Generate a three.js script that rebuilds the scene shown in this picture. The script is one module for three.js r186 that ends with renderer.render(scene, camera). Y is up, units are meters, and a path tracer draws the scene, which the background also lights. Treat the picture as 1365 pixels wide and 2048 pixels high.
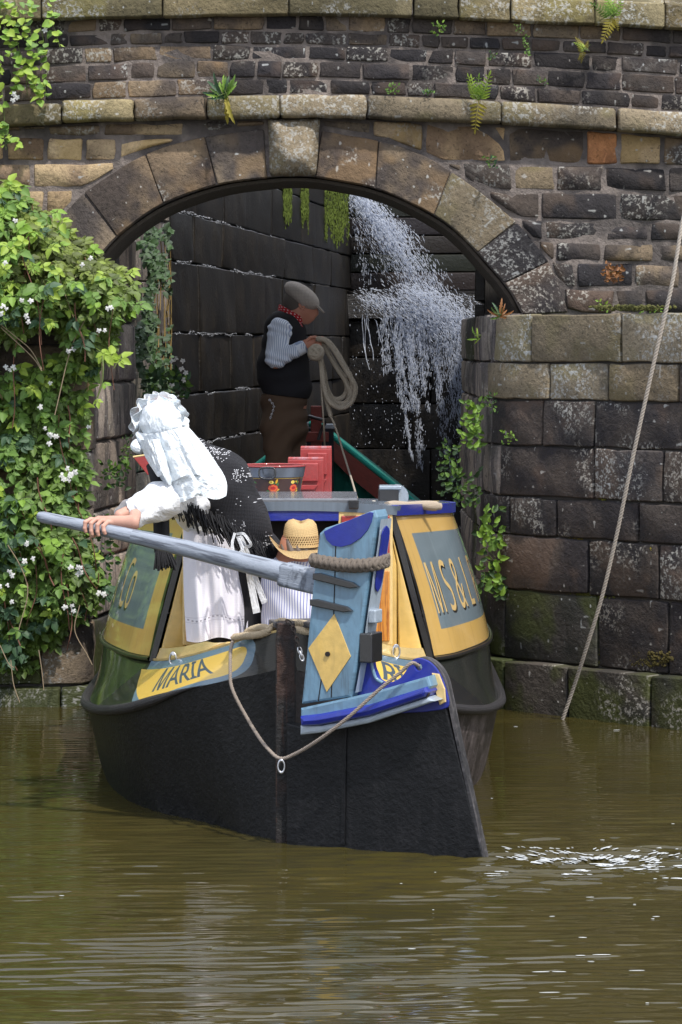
import * as THREE from 'three';
import { mergeGeometries, mergeVertices } from 'three/addons/utils/BufferGeometryUtils.js';
import { RoundedBoxGeometry } from 'three/addons/geometries/RoundedBoxGeometry.js';
import { MarchingCubes } from 'three/addons/objects/MarchingCubes.js';

// ------------------------------------------------------------------ camera, sky, sun, exposure
const FOCAL = 6070, EYE = 2.2, PITCH = Math.atan((1024 - 690) / FOCAL);
const scene = new THREE.Scene();
const camera = new THREE.PerspectiveCamera(2 * Math.atan(1024 / FOCAL) * 180 / Math.PI, 1365 / 2048, 0.5, 400);
camera.position.set(0, EYE, 0);
camera.rotation.x = -PITCH;
const SUN = new THREE.Vector3(0.42, 1.15, 0.62).normalize();
{ // bright summer sky, thin cloud, computed once as an equirectangular picture
  const W = 512, H = 256, data = new Float32Array(W * H * 4), d = new THREE.Vector3();
  const hsh = (a, b, c) => { const s = Math.sin(a * 127.1 + b * 311.7 + c * 74.7) * 43758.5453; return s - Math.floor(s); };
  const n3 = (x, y, z) => { const X = Math.floor(x), Y = Math.floor(y), Z = Math.floor(z), e = (t) => t * t * (3 - 2 * t), fx = e(x - X), fy = e(y - Y), fz = e(z - Z), l = THREE.MathUtils.lerp;
    return l(l(l(hsh(X, Y, Z), hsh(X + 1, Y, Z), fx), l(hsh(X, Y + 1, Z), hsh(X + 1, Y + 1, Z), fx), fy), l(l(hsh(X, Y, Z + 1), hsh(X + 1, Y, Z + 1), fx), l(hsh(X, Y + 1, Z + 1), hsh(X + 1, Y + 1, Z + 1), fx), fy), fz); };
  for (let r = 0; r < H; r++) for (let c = 0; c < W; c++) {
    const up = ((r + .5) / H - .5) * Math.PI, az = ((c + .5) / W - .5) * 2 * Math.PI;
    d.set(Math.cos(az) * Math.cos(up), Math.sin(up), Math.sin(az) * Math.cos(up));
    const y = Math.max(0, d.y), k = 2.2 / (y + .25);
    let cl = .55 * n3(d.x * k + 3, 1.7, d.z * k) + .3 * n3(d.x * k * 2.1, 5.2, d.z * k * 2.1 + 8) + .15 * n3(d.x * k * 4.7, 9.1, d.z * k * 4.7);
    cl = THREE.MathUtils.smoothstep(cl, .36, .62);
    const glow = Math.pow(Math.max(0, d.dot(SUN)), 12) * .5, hz = Math.pow(1 - y, 3);
    const blue = [.30 + .42 * hz, .46 + .36 * hz, .82 + .12 * hz], o = (r * W + c) * 4;
    for (let j = 0; j < 3; j++) data[o + j] = (d.y < 0 ? .16 : THREE.MathUtils.lerp(blue[j], [1.5, 1.49, 1.47][j], cl * .85) + glow) * 0.95;
    data[o + 3] = 1;
  }
  const sky = new THREE.DataTexture(data, W, H, THREE.RGBAFormat, THREE.FloatType);
  sky.mapping = THREE.EquirectangularReflectionMapping; sky.magFilter = THREE.LinearFilter; sky.minFilter = THREE.LinearFilter; sky.needsUpdate = true;
  scene.background = sky; scene.environment = sky; scene.environmentIntensity = 1; scene.backgroundIntensity = 1;
}
const sun = new THREE.DirectionalLight(new THREE.Color(1, .95, .87), 3.4);
sun.position.copy(SUN).multiplyScalar(40).add(new THREE.Vector3(0, 0, -16));
sun.target.position.set(0, 0, -16);
sun.castShadow = true; sun.shadow.radius = 3; sun.shadow.mapSize.set(2048, 2048);
Object.assign(sun.shadow.camera, { left: -12, right: 12, top: 12, bottom: -12, near: 1, far: 90 });
scene.add(sun, sun.target);
const renderer = new THREE.WebGLRenderer({ antialias: true });
renderer.toneMapping = THREE.LinearToneMapping;
renderer.toneMappingExposure = 1.28;
renderer.shadowMap.enabled = true;

// ------------------------------------------------------------------ small tools
const V = (x, y, z) => new THREE.Vector3(x, y, z), L = THREE.MathUtils.lerp, SS = THREE.MathUtils.smoothstep, CL = THREE.MathUtils.clamp;
function rng(seed) { let s = seed >>> 0; return () => { s = (s + 0x6d2b79f5) >>> 0; let t = Math.imul(s ^ (s >>> 15), 1 | s); t = (t + Math.imul(t ^ (t >>> 7), 61 | t)) ^ t; return ((t ^ (t >>> 14)) >>> 0) / 4294967296; }; }
const hash2 = (x, y, s = 0) => { let h = Math.imul(x | 0, 374761393) + Math.imul(y | 0, 668265263) + Math.imul(s | 0, 1274126177) | 0; h = Math.imul(h ^ (h >>> 13), 1274126177); return ((h ^ (h >>> 16)) >>> 0) / 4294967296; };
function vnoise(x, y, s = 0, per = 0) { // value noise, tileable with period per
  const X = Math.floor(x), Y = Math.floor(y), e = (t) => t * t * (3 - 2 * t), fx = e(x - X), fy = e(y - Y), m = (a) => per ? ((a % per) + per) % per : a;
  return L(L(hash2(m(X), m(Y), s), hash2(m(X + 1), m(Y), s), fx), L(hash2(m(X), m(Y + 1), s), hash2(m(X + 1), m(Y + 1), s), fx), fy);
}
function fbm(u, v, base, oct, s = 0, tile = true) { let a = .5, r = 0, t = 0, f = base; for (let i = 0; i < oct; i++) { r += a * vnoise(u * f, v * f, s + i * 17, tile ? f : 0); t += a; a *= .55; f *= 2; } return r / t; }
function n3d(x, y, z, s = 0) { const Z = Math.floor(z), e = z - Z, f = e * e * (3 - 2 * e); return L(vnoise(x, y, s + Z * 131), vnoise(x, y, s + (Z + 1) * 131), f); }
// a point of the photograph (1365 x 2048) at distance d along the view axis on the ground plan
const cP = Math.cos(PITCH), sP = Math.sin(PITCH);
function ray(px, py) { const cx = (px - 682.5) / FOCAL, cy = -(py - 1024) / FOCAL; return V(cx, cy * cP - sP, -(cy * sP + cP)); }
function P(px, py, d) { const r = ray(px, py); return r.multiplyScalar(d / -r.z).add(V(0, EYE, 0)); }
const used = new Map();
function numbered(n) { const k = used.get(n) ?? 0; used.set(n, k + 1); return k ? n + '_' + String(k).padStart(3, '0') : n; }
function shade(m) { m.castShadow = true; m.receiveShadow = true; return m; }
function thing(name, label, category, at = V(0, 0, 0), group, kind) { const g = new THREE.Group(); g.name = numbered(name); g.position.copy(at); g.userData = { label, category }; if (group) g.userData.group = group; if (kind) g.userData.kind = kind; scene.add(g); return g; }
// a part made of geometry given in world metres, put under its thing (or under a part, whose own frame is already the world's)
function part(name, geo, mat, parent, extra) { const m = shade(new THREE.Mesh(geo, mat)); m.name = name; if (parent.isGroup && parent.parent === scene) m.position.copy(parent.position).negate(); parent.add(m); if (extra) Object.assign(m.userData, extra); return m; }
function solo(name, geo, mat, label, category, group, kind) { geo.computeBoundingBox(); const c = geo.boundingBox.getCenter(V()); c.y = geo.boundingBox.min.y; geo.translate(-c.x, -c.y, -c.z); const m = shade(new THREE.Mesh(geo, mat)); m.position.copy(c); m.name = numbered(name); m.userData = { label, category }; if (group) m.userData.group = group; if (kind) m.userData.kind = kind; scene.add(m); return m; }
function inst(name, geo, mat, mats, parent, colors) { const m = new THREE.InstancedMesh(geo, mat, mats.length); mats.forEach((x, i) => m.setMatrixAt(i, x)); if (colors) colors.forEach((c, i) => m.setColorAt(i, c)); m.name = name; shade(m); m.userData.kind = 'stuff'; if (parent.isGroup && parent.parent === scene) m.position.copy(parent.position).negate(); parent.add(m); return m; }
function grid(nu, nv, fn, closeU = false) { // parametric sheet; fn(u, v) returns a Vector3; uv in metres along the edges
  const pos = [], uv = [], idx = []; let acc = 0;
  for (let j = 0; j <= nv; j++) for (let i = 0; i <= nu; i++) { const p = fn(i / nu, j / nv); pos.push(p.x, p.y, p.z); uv.push(i / nu, j / nv); }
  for (let j = 0; j < nv; j++) for (let i = 0; i < nu; i++) { const a = j * (nu + 1) + i, b = a + 1, c = a + nu + 1, d = c + 1; idx.push(a, b, d, a, d, c); }
  const g = new THREE.BufferGeometry(); g.setAttribute('position', new THREE.Float32BufferAttribute(pos, 3)); g.setAttribute('uv', new THREE.Float32BufferAttribute(uv, 2)); g.setIndex(idx); g.computeVertexNormals(); return g;
}
function thick(nu, nv, fn, t) { // the same with thickness t, closed round the rim
  const a = grid(nu, nv, fn), n = a.attributes.normal, p = a.attributes.position, k = p.count, pos = Array.from(p.array), uv = Array.from(a.attributes.uv.array), idx = Array.from(a.index.array);
  for (let i = 0; i < k; i++) { pos.push(p.getX(i) - n.getX(i) * t, p.getY(i) - n.getY(i) * t, p.getZ(i) - n.getZ(i) * t); uv.push(uv[i * 2], uv[i * 2 + 1]); }
  for (let i = 0, m = idx.length; i < m; i += 3) idx.push(idx[i] + k, idx[i + 2] + k, idx[i + 1] + k);
  const rim = []; for (let i = 0; i <= nu; i++) rim.push(i); for (let j = 1; j <= nv; j++) rim.push(j * (nu + 1) + nu); for (let i = nu - 1; i >= 0; i--) rim.push(nv * (nu + 1) + i); for (let j = nv - 1; j > 0; j--) rim.push(j * (nu + 1));
  const base = pos.length / 3; // rim with its own vertices so that edges stay crisp
  for (const r of rim) { pos.push(...pos.slice(r * 3, r * 3 + 3), ...pos.slice((r + k) * 3, (r + k) * 3 + 3)); uv.push(uv[r * 2], uv[r * 2 + 1], uv[r * 2], uv[r * 2 + 1]); }
  for (let i = 0; i < rim.length; i++) { const x = base + i * 2, y = base + ((i + 1) % rim.length) * 2; idx.push(x, x + 1, y + 1, x, y + 1, y); }
  const g = new THREE.BufferGeometry(); g.setAttribute('position', new THREE.Float32BufferAttribute(pos, 3)); g.setAttribute('uv', new THREE.Float32BufferAttribute(uv, 2)); g.setIndex(idx); g.computeVertexNormals(); return g;
}
const curve = (pts, closed = false, tension = .5) => new THREE.CatmullRomCurve3(pts, closed, 'centripetal', tension);
function tube(pts, r, seg = 24, rad = 7, closed = false) { return new THREE.TubeGeometry(curve(pts, closed), seg, r, rad, closed); }
function taper(pts, r0, r1, seg = 24, rad = 10) { const c = curve(pts), fr = c.computeFrenetFrames(seg); const g = grid(rad, seg, (u, v) => { const i = Math.round(v * seg), p = c.getPointAt(v), a = u * 2 * Math.PI, r = typeof r0 === 'function' ? r0(v) : L(r0, r1, v); return p.addScaledVector(fr.normals[i], Math.cos(a) * r).addScaledVector(fr.binormals[i], Math.sin(a) * r); });
  const caps = []; for (const e of [0, 1]) { const p = c.getPointAt(e), i = e * seg, r = typeof r0 === 'function' ? r0(e) : L(r0, r1, e), q = []; for (let k = 0; k <= rad; k++) { const a = k / rad * 2 * Math.PI * (e ? -1 : 1); q.push(p.clone().addScaledVector(fr.normals[i], Math.cos(a) * r).addScaledVector(fr.binormals[i], Math.sin(a) * r)); } caps.push(fan(p.clone().addScaledVector(fr.tangents[i], (e ? 1 : -1) * r * .3), q)); }
  return mergeGeometries([g, ...caps]); }
function fan(c, ring) { const pos = [c.x, c.y, c.z], uv = [.5, .5], idx = []; ring.forEach((p, i) => { pos.push(p.x, p.y, p.z); uv.push(.5 + .5 * Math.cos(i), .5 + .5 * Math.sin(i)); if (i) idx.push(0, i + 1, i); }); const g = new THREE.BufferGeometry(); g.setAttribute('position', new THREE.Float32BufferAttribute(pos, 3)); g.setAttribute('uv', new THREE.Float32BufferAttribute(uv, 2)); g.setIndex(idx); g.computeVertexNormals(); return g; }
function boxAt(x, y, z, w, h, d, r = .006, turn) { const g = new RoundedBoxGeometry(w, h, d, 2, Math.min(r, w / 2.2, h / 2.2, d / 2.2)); if (turn) g.applyMatrix4(new THREE.Matrix4().makeRotationFromEuler(new THREE.Euler(...turn))); g.translate(x, y, z); return g; }
function extrude(pts, depth, bevel = .004, holes = []) { const s = new THREE.Shape(pts.map((p) => new THREE.Vector2(p[0], p[1]))); for (const h of holes) s.holes.push(new THREE.Path(h.map((p) => new THREE.Vector2(p[0], p[1])))); return new THREE.ExtrudeGeometry(s, { depth, bevelEnabled: bevel > 0, bevelThickness: bevel, bevelSize: bevel, bevelOffset: -bevel, bevelSegments: 2, curveSegments: 8 }); }
function smoothLine(pts, n) { const c = curve(pts.map((p) => V(p[0], p[1], 0))), o = []; for (let i = 0; i <= n; i++) { const q = c.getPoint(i / n); o.push([q.x, q.y]); } return o; }
function interp(table, x) { if (x <= table[0][0]) return table[0].slice(1); for (let i = 1; i < table.length; i++) if (x <= table[i][0]) { const t = (x - table[i - 1][0]) / (table[i][0] - table[i - 1][0]), a = i > 1 ? table[i - 2] : table[i - 1], b = table[i - 1], c = table[i], e = table[i + 1] ?? c;
  return b.slice(1).map((_, k) => { const m0 = (c[k + 1] - a[k + 1]) / (c[0] - a[0]) * (c[0] - b[0]), m1 = (e[k + 1] - b[k + 1]) / (e[0] - b[0]) * (c[0] - b[0]), t2 = t * t, t3 = t2 * t; return (2 * t3 - 3 * t2 + 1) * b[k + 1] + (t3 - 2 * t2 + t) * m0 + (-2 * t3 + 3 * t2) * c[k + 1] + (t3 - t2) * m1; }); } return table[table.length - 1].slice(1); }
// bodies and clothes: a signed distance meshed by marching cubes
const smin = (a, b, k) => { const h = Math.max(k - Math.abs(a - b), 0) / k; return Math.min(a, b) - h * h * k * .25; };
function cone(p, a, b, ra, rb) { const bx = b.x - a.x, by = b.y - a.y, bz = b.z - a.z, px = p.x - a.x, py = p.y - a.y, pz = p.z - a.z, t = CL((px * bx + py * by + pz * bz) / (bx * bx + by * by + bz * bz + 1e-9), 0, 1); return Math.hypot(px - bx * t, py - by * t, pz - bz * t) - L(ra, rb, t); }
function ellip(p, c, r) { const x = (p.x - c.x) / r.x, y = (p.y - c.y) / r.y, z = (p.z - c.z) / r.z, k = Math.hypot(x, y, z); return (k - 1) * Math.min(r.x, r.y, r.z) * (k < 1 ? 1 : 1); }
function bones(list, k) { return (p) => { let d = 1e3; for (const b of list) d = smin(d, b.length === 4 ? cone(p, b[0], b[1], b[2], b[3]) : ellip(p, b[0], b[1]), k); return d; }; }
function sdfMesh(f, lo, hi, res, uvScale = 1) {
  const mc = new MarchingCubes(res, new THREE.MeshBasicMaterial(), false, false, 400000), h = res / 2, p = V(), ext = hi.clone().sub(lo);
  mc.isolation = 0;
  for (let z = 0; z < res; z++) for (let y = 0; y < res; y++) for (let x = 0; x < res; x++) { p.set(lo.x + ext.x * x / res, lo.y + ext.y * y / res, lo.z + ext.z * z / res); const edge = x < 2 || y < 2 || z < 2 || x > res - 3 || y > res - 3 || z > res - 3; mc.field[x + y * res + z * res * res] = edge ? -.02 : -f(p); }
  mc.update();
  const n = mc.count, pos = new Float32Array(n * 3);
  for (let i = 0; i < n; i++) for (let c = 0; c < 3; c++) pos[i * 3 + c] = lo.getComponent(c) + ext.getComponent(c) * (mc.positionArray[i * 3 + c] * h + h) / res;
  let g = new THREE.BufferGeometry(); g.setAttribute('position', new THREE.BufferAttribute(pos, 3)); g = mergeVertices(g, 1e-5);
  const q = g.attributes.position, nor = new Float32Array(q.count * 3), uv = new Float32Array(q.count * 2), e = .002, a = V();
  for (let i = 0; i < q.count; i++) { p.fromBufferAttribute(q, i); const d0 = [0, 1, 2].map((c) => { a.copy(p); a.setComponent(c, p.getComponent(c) + e); const d1 = f(a); a.setComponent(c, p.getComponent(c) - e); return d1 - f(a); }), l = Math.hypot(...d0) || 1; for (let c = 0; c < 3; c++) nor[i * 3 + c] = d0[c] / l; uv[i * 2] = (p.x + .35 * p.z) * uvScale; uv[i * 2 + 1] = p.y * uvScale; }
  g.setAttribute('normal', new THREE.BufferAttribute(nor, 3)); g.setAttribute('uv', new THREE.BufferAttribute(uv, 2)); return g;
}

// ------------------------------------------------------------------ textures and materials
function tex(W, H, fn, srgb = true) { const d = new Uint8Array(W * H * 4); for (let y = 0; y < H; y++) for (let x = 0; x < W; x++) { const c = fn((x + .5) / W, (y + .5) / H), o = (y * W + x) * 4; for (let k = 0; k < 3; k++) { let q = Math.max(0, Array.isArray(c) ? c[k] : c); if (srgb) q = q <= .0031308 ? q * 12.92 : 1.055 * Math.pow(q, 1 / 2.4) - .055; d[o + k] = CL(Math.round(q * 255), 0, 255); } d[o + 3] = 255; } const t = new THREE.DataTexture(d, W, H, THREE.RGBAFormat); t.wrapS = t.wrapT = THREE.RepeatWrapping; t.magFilter = THREE.LinearFilter; t.minFilter = THREE.LinearFilter; if (srgb) t.colorSpace = THREE.SRGBColorSpace; t.needsUpdate = true; return t; }
function canvasTex(w, h, draw) { const c = document.createElement('canvas'); c.width = w; c.height = h; draw(c.getContext('2d'), w, h); const t = new THREE.CanvasTexture(c); t.colorSpace = THREE.SRGBColorSpace; t.wrapS = t.wrapT = THREE.RepeatWrapping; return t; }
const mix3 = (a, b, t) => [L(a[0], b[0], t), L(a[1], b[1], t), L(a[2], b[2], t)];
const rgb = (r, g, b) => new THREE.Color().setRGB(r, g, b);
const mat = (c, rough = .8, extra = {}) => new THREE.MeshStandardMaterial({ color: Array.isArray(c) ? rgb(...c) : c, roughness: rough, ...extra });
const phys = (c, rough = .5, extra = {}) => new THREE.MeshPhysicalMaterial({ color: Array.isArray(c) ? rgb(...c) : c, roughness: rough, ...extra });
const grainBump = tex(512, 512, (u, v) => .5 * fbm(u, v, 6, 4, 3) + .35 * fbm(u, v, 64, 3, 9) + .15 * hash2(u * 512, v * 512, 5), false);
// stone: grain, darker soot clouds, lichen and moss where given; one texture is 1.4 m of stone
function stoneTex(seed, base, dark, soot, lichen, tint, moss, streak = 0) { return tex(512, 512, (u, v) => {
  const big = fbm(u, v, 3, 4, seed), mid = fbm(u, v, 12, 3, seed + 40), fine = fbm(u, v, 96, 2, seed + 80), sp = hash2(u * 512, v * 512, seed);
  let c = mix3(base, dark, SS(big * .75 + mid * .25 + soot - .05, .40, .64));
  if (streak) c = mix3(c, dark, streak * SS(fbm(u, v * .12, 24, 3, seed + 7, false), .45, .65));
  const pit = 1 - .45 * SS(vnoise(u * 150, v * 150, seed + 90, 150), .78, .92), k = (.66 + .46 * fine + .24 * sp + .5 * (mid - .5)) * pit; c = c.map((x) => x * k);
  if (tint) c = mix3(c, tint, .55 * SS(fbm(u, v, 5, 3, seed + 120), .55, .7));
  if (moss) c = mix3(c, [.05, .06, .012], moss * SS(fbm(u, v, 4, 4, seed + 160), .42, .62));
  if (lichen) { const area = SS(fbm(u, v, 4, 3, seed + 200), .62 - lichen * .26, .72 - lichen * .2), dots = SS(vnoise(u * 84, v * 84, seed + 210, 84) * .5 + vnoise(u * 200, v * 200, seed + 211, 200) * .5, .5, .74); c = mix3(c, [.34, .33, .30], area * dots * .8); const far = SS(vnoise(u * 44, v * 44, seed + 230, 44), .92 - lichen * .03, .97); c = mix3(c, [.42, .42, .40], far * .7); }
  return c; }); }
const ST = { tan: stoneTex(1, [.44, .315, .175], [.17, .115, .07], .02, .12, [.33, .22, .08]), brown: stoneTex(2, [.205, .152, .098], [.058, .046, .040], .09, .08, [.23, .15, .075]),
  soot: stoneTex(3, [.064, .051, .044], [.021, .018, .020], .10, .2, [.10, .066, .048]), lich: stoneTex(4, [.072, .057, .048], [.023, .020, .022], .1, .75, [.10, .07, .05]), lichtan: stoneTex(5, [.20, .16, .105], [.075, .062, .045], .05, .95, [.17, .145, .07]),
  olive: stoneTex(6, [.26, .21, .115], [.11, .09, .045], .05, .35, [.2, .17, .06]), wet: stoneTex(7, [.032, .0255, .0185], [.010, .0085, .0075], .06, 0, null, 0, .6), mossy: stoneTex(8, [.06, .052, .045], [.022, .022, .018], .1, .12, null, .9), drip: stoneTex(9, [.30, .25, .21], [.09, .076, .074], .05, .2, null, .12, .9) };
const stoneMat = {};
for (const k of Object.keys(ST)) stoneMat[k] = [.82, 1, 1.2].flatMap((t, i) => [[1, .96, .93], [1, 1, 1], [.97, 1, 1.05]].map((c, j) => { const m = mat([t * c[0], t * c[1], t * c[2]], k === 'wet' ? .48 : k === 'mossy' ? .7 : .9, { map: ST[k], bumpMap: grainBump, bumpScale: k === 'wet' ? .01 : .016 }); m.name = 'stone'; return m; }));
const redStone = mat([.95, .58, .42], .9, { map: ST.tan, bumpMap: grainBump, bumpScale: .014 });
const mortarMat = mat([.82, .76, .74], .95, { map: tex(256, 256, (u, v) => { const k = .62 + .5 * fbm(u, v, 32, 3, 61); return mix3([.27, .245, .225], [.13, .12, .115], SS(fbm(u, v, 4, 4, 60), .42, .62)).map((x) => x * k); }), bumpMap: grainBump, bumpScale: .02 });
const darkMortar = mat([.045, .04, .036], .9, { bumpMap: grainBump, bumpScale: .02 });

// ------------------------------------------------------------------ masonry
const FACE = 18.6, PXM = FACE / FOCAL;
// one stone: fn(u, v) is a point of its face, n its outward direction (vector or function of u, v)
let stoneSeed = 1;
function stoneGeo(fn, n, o = {}) {
  const seed = stoneSeed++, w = fn(0, .5).distanceTo(fn(1, .5)), h = fn(.5, 0).distanceTo(fn(.5, 1)), j = (o.joint ?? .012) / 2, ch = o.chamfer ?? .008, bulge = o.bulge ?? .012, back = o.back ?? .07;
  const nu = o.nu ?? CL(Math.round(w / .11), 2, 5), nv = o.nv ?? CL(Math.round(h / .11), 2, 3), ju = j / w, jv = j / h, cu = ch / w, cv = ch / h;
  const us = [ju, ju, ju + cu, ...Array.from({ length: nu - 1 }, (_, i) => L(ju + cu, 1 - ju - cu, (i + 1) / nu)), 1 - ju - cu, 1 - ju, 1 - ju], vs = [jv, jv, jv + cv, ...Array.from({ length: nv - 1 }, (_, i) => L(jv + cv, 1 - jv - cv, (i + 1) / nv)), 1 - jv - cv, 1 - jv, 1 - jv];
  const U = us.length - 1, W = vs.length - 1, off = [hash2(seed, 1, 7), hash2(seed, 2, 7)], lift = (hash2(seed, 3, 7) - .5) * (o.uneven ?? .012), tu = (hash2(seed, 5, 7) - .5) * (o.tilt ?? .012), tv = (hash2(seed, 6, 7) - .5) * (o.tilt ?? .012);
  const pos = [], uv = [], idx = [];
  for (let b = 0; b <= W; b++) for (let a = 0; a <= U; a++) {
    let u = us[a], v = vs[b]; const du = Math.min(a, U - a), dv = Math.min(b, W - b), ring = Math.min(du, dv);
    const wob = (o.wobble ?? .007) * (ring < 2 ? 1 : .5), k = seed * 3.7;
    u = CL(u + (vnoise(v * 3.3 + k, u * 2 + 5, 31) - .5) * wob / w * 2, 0, 1); v = CL(v + (vnoise(u * w * 9 + k, v * 2 + 9, 37) - .5) * wob / h * 2, 0, 1);
    if (ring < 2 && du < 2 && dv < 2) { u += (a < U / 2 ? 1 : -1) * .004 / w; v += (b < W / 2 ? 1 : -1) * .004 / h; }
    const p = fn(u, v), nn = typeof n === 'function' ? n(u, v) : n, e = Math.min(u, 1 - u) * w, f = Math.min(v, 1 - v) * h, q = SS(Math.min(e, f), 0, .07);
    let d = lift + tu * (u - .5) * 2 + tv * (v - .5) * 2 + bulge * q + (vnoise(u * w * 11 + k, v * h * 11, 41) - .5) * (o.rough ?? .016) * (.3 + q) + (vnoise(u * w * 24 + k, v * h * 24, 43) - .5) * (o.rough ?? .016) * .5;
    if (ring === 0) d = -back; else if (ring === 1) d = Math.min(d, lift) - ch * .8;
    p.addScaledVector(nn, d + (o.proud ?? .012)); pos.push(p.x, p.y, p.z); uv.push((u * w) / 1.4 + off[0] * 7, (v * h) / 1.4 + off[1] * 7);
  }
  for (let b = 0; b < W; b++) for (let a = 0; a < U; a++) { const x = b * (U + 1) + a; idx.push(x, x + 1, x + U + 2, x, x + U + 2, x + U + 1); }
  const g = new THREE.BufferGeometry(); g.setAttribute('position', new THREE.Float32BufferAttribute(pos, 3)); g.setAttribute('uv', new THREE.Float32BufferAttribute(uv, 2)); g.setIndex(idx); g.computeVertexNormals();
  const nor = g.attributes.normal, t = V().fromBufferAttribute(nor, Math.floor(W / 2) * (U + 1) + Math.floor(U / 2)), nn = typeof n === 'function' ? n(.5, .5) : n;
  if (t.dot(nn) < 0) { for (let i = 0; i < idx.length; i += 3) { const s = idx[i + 1]; idx[i + 1] = idx[i + 2]; idx[i + 2] = s; } g.setIndex(idx); g.computeVertexNormals(); }
  return g;
}
const pickMat = (cls, R) => stoneMat[cls][Math.floor(R() * 9)];
const choose = (R, table) => { let r = R() * table.reduce((s, t) => s + t[1], 0); for (const [k, w] of table) { r -= w; if (r <= 0) return k; } return table[0][0]; };
const Zp = V(0, 0, 1);
// curved course lines of the bridge face, in photograph pixels at the plane of the face
const CX = [-320, 0, 340, 683, 1020, 1365, 1700];
const line = (...ys) => { const t = CX.map((x, i) => [x, ys[i]]); return (x) => interp(t, CL(x, -319, 1699))[0]; };
const lines = [line(52, 40, 33, 29, 42, 58, 82), line(86, 72, 62, 64, 75, 90, 112), line(114, 100, 89, 92, 102, 117, 138), line(148, 135, 122, 122, 135, 151, 172), line(186, 172, 158, 158, 171, 190, 212), line(222, 206, 194, 189, 203, 223, 246)];
const stringBot = line(270, 254, 240, 238, 250, 273, 296), copTop = line(2, -10, -17, -21, -8, 8, 32);
const EXT = [[25, 680], [41, 626], [58, 568], [82, 517], [135, 420], [225, 345], [290, 308], [370, 283], [450, 267], [530, 257], [588, 254], [643, 259], [683, 267], [783, 287], [850, 312], [908, 345], [963, 385], [1033, 445], [1094, 517], [1118, 568], [1137, 628], [1146, 680]];
const INT = [[100, 690], [128, 630], [165, 562], [224, 484], [268, 446], [330, 407], [435, 370], [535, 355], [588, 352], [632, 354], [683, 362], [740, 374], [803, 397], [883, 440], [930, 478], [971, 524], [1012, 572], [1046, 628], [1062, 690]];
const ye = (x) => (x < 26 || x > 1145 ? 1e4 : interp(EXT, x)[0]), yi = (x) => interp(INT, x)[0];
const bridge = thing('stone_bridge', 'old stone arch bridge with keystone, string course and soot-dark parapet over the lock tail', 'bridge', V(0, 0, -FACE));
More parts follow.
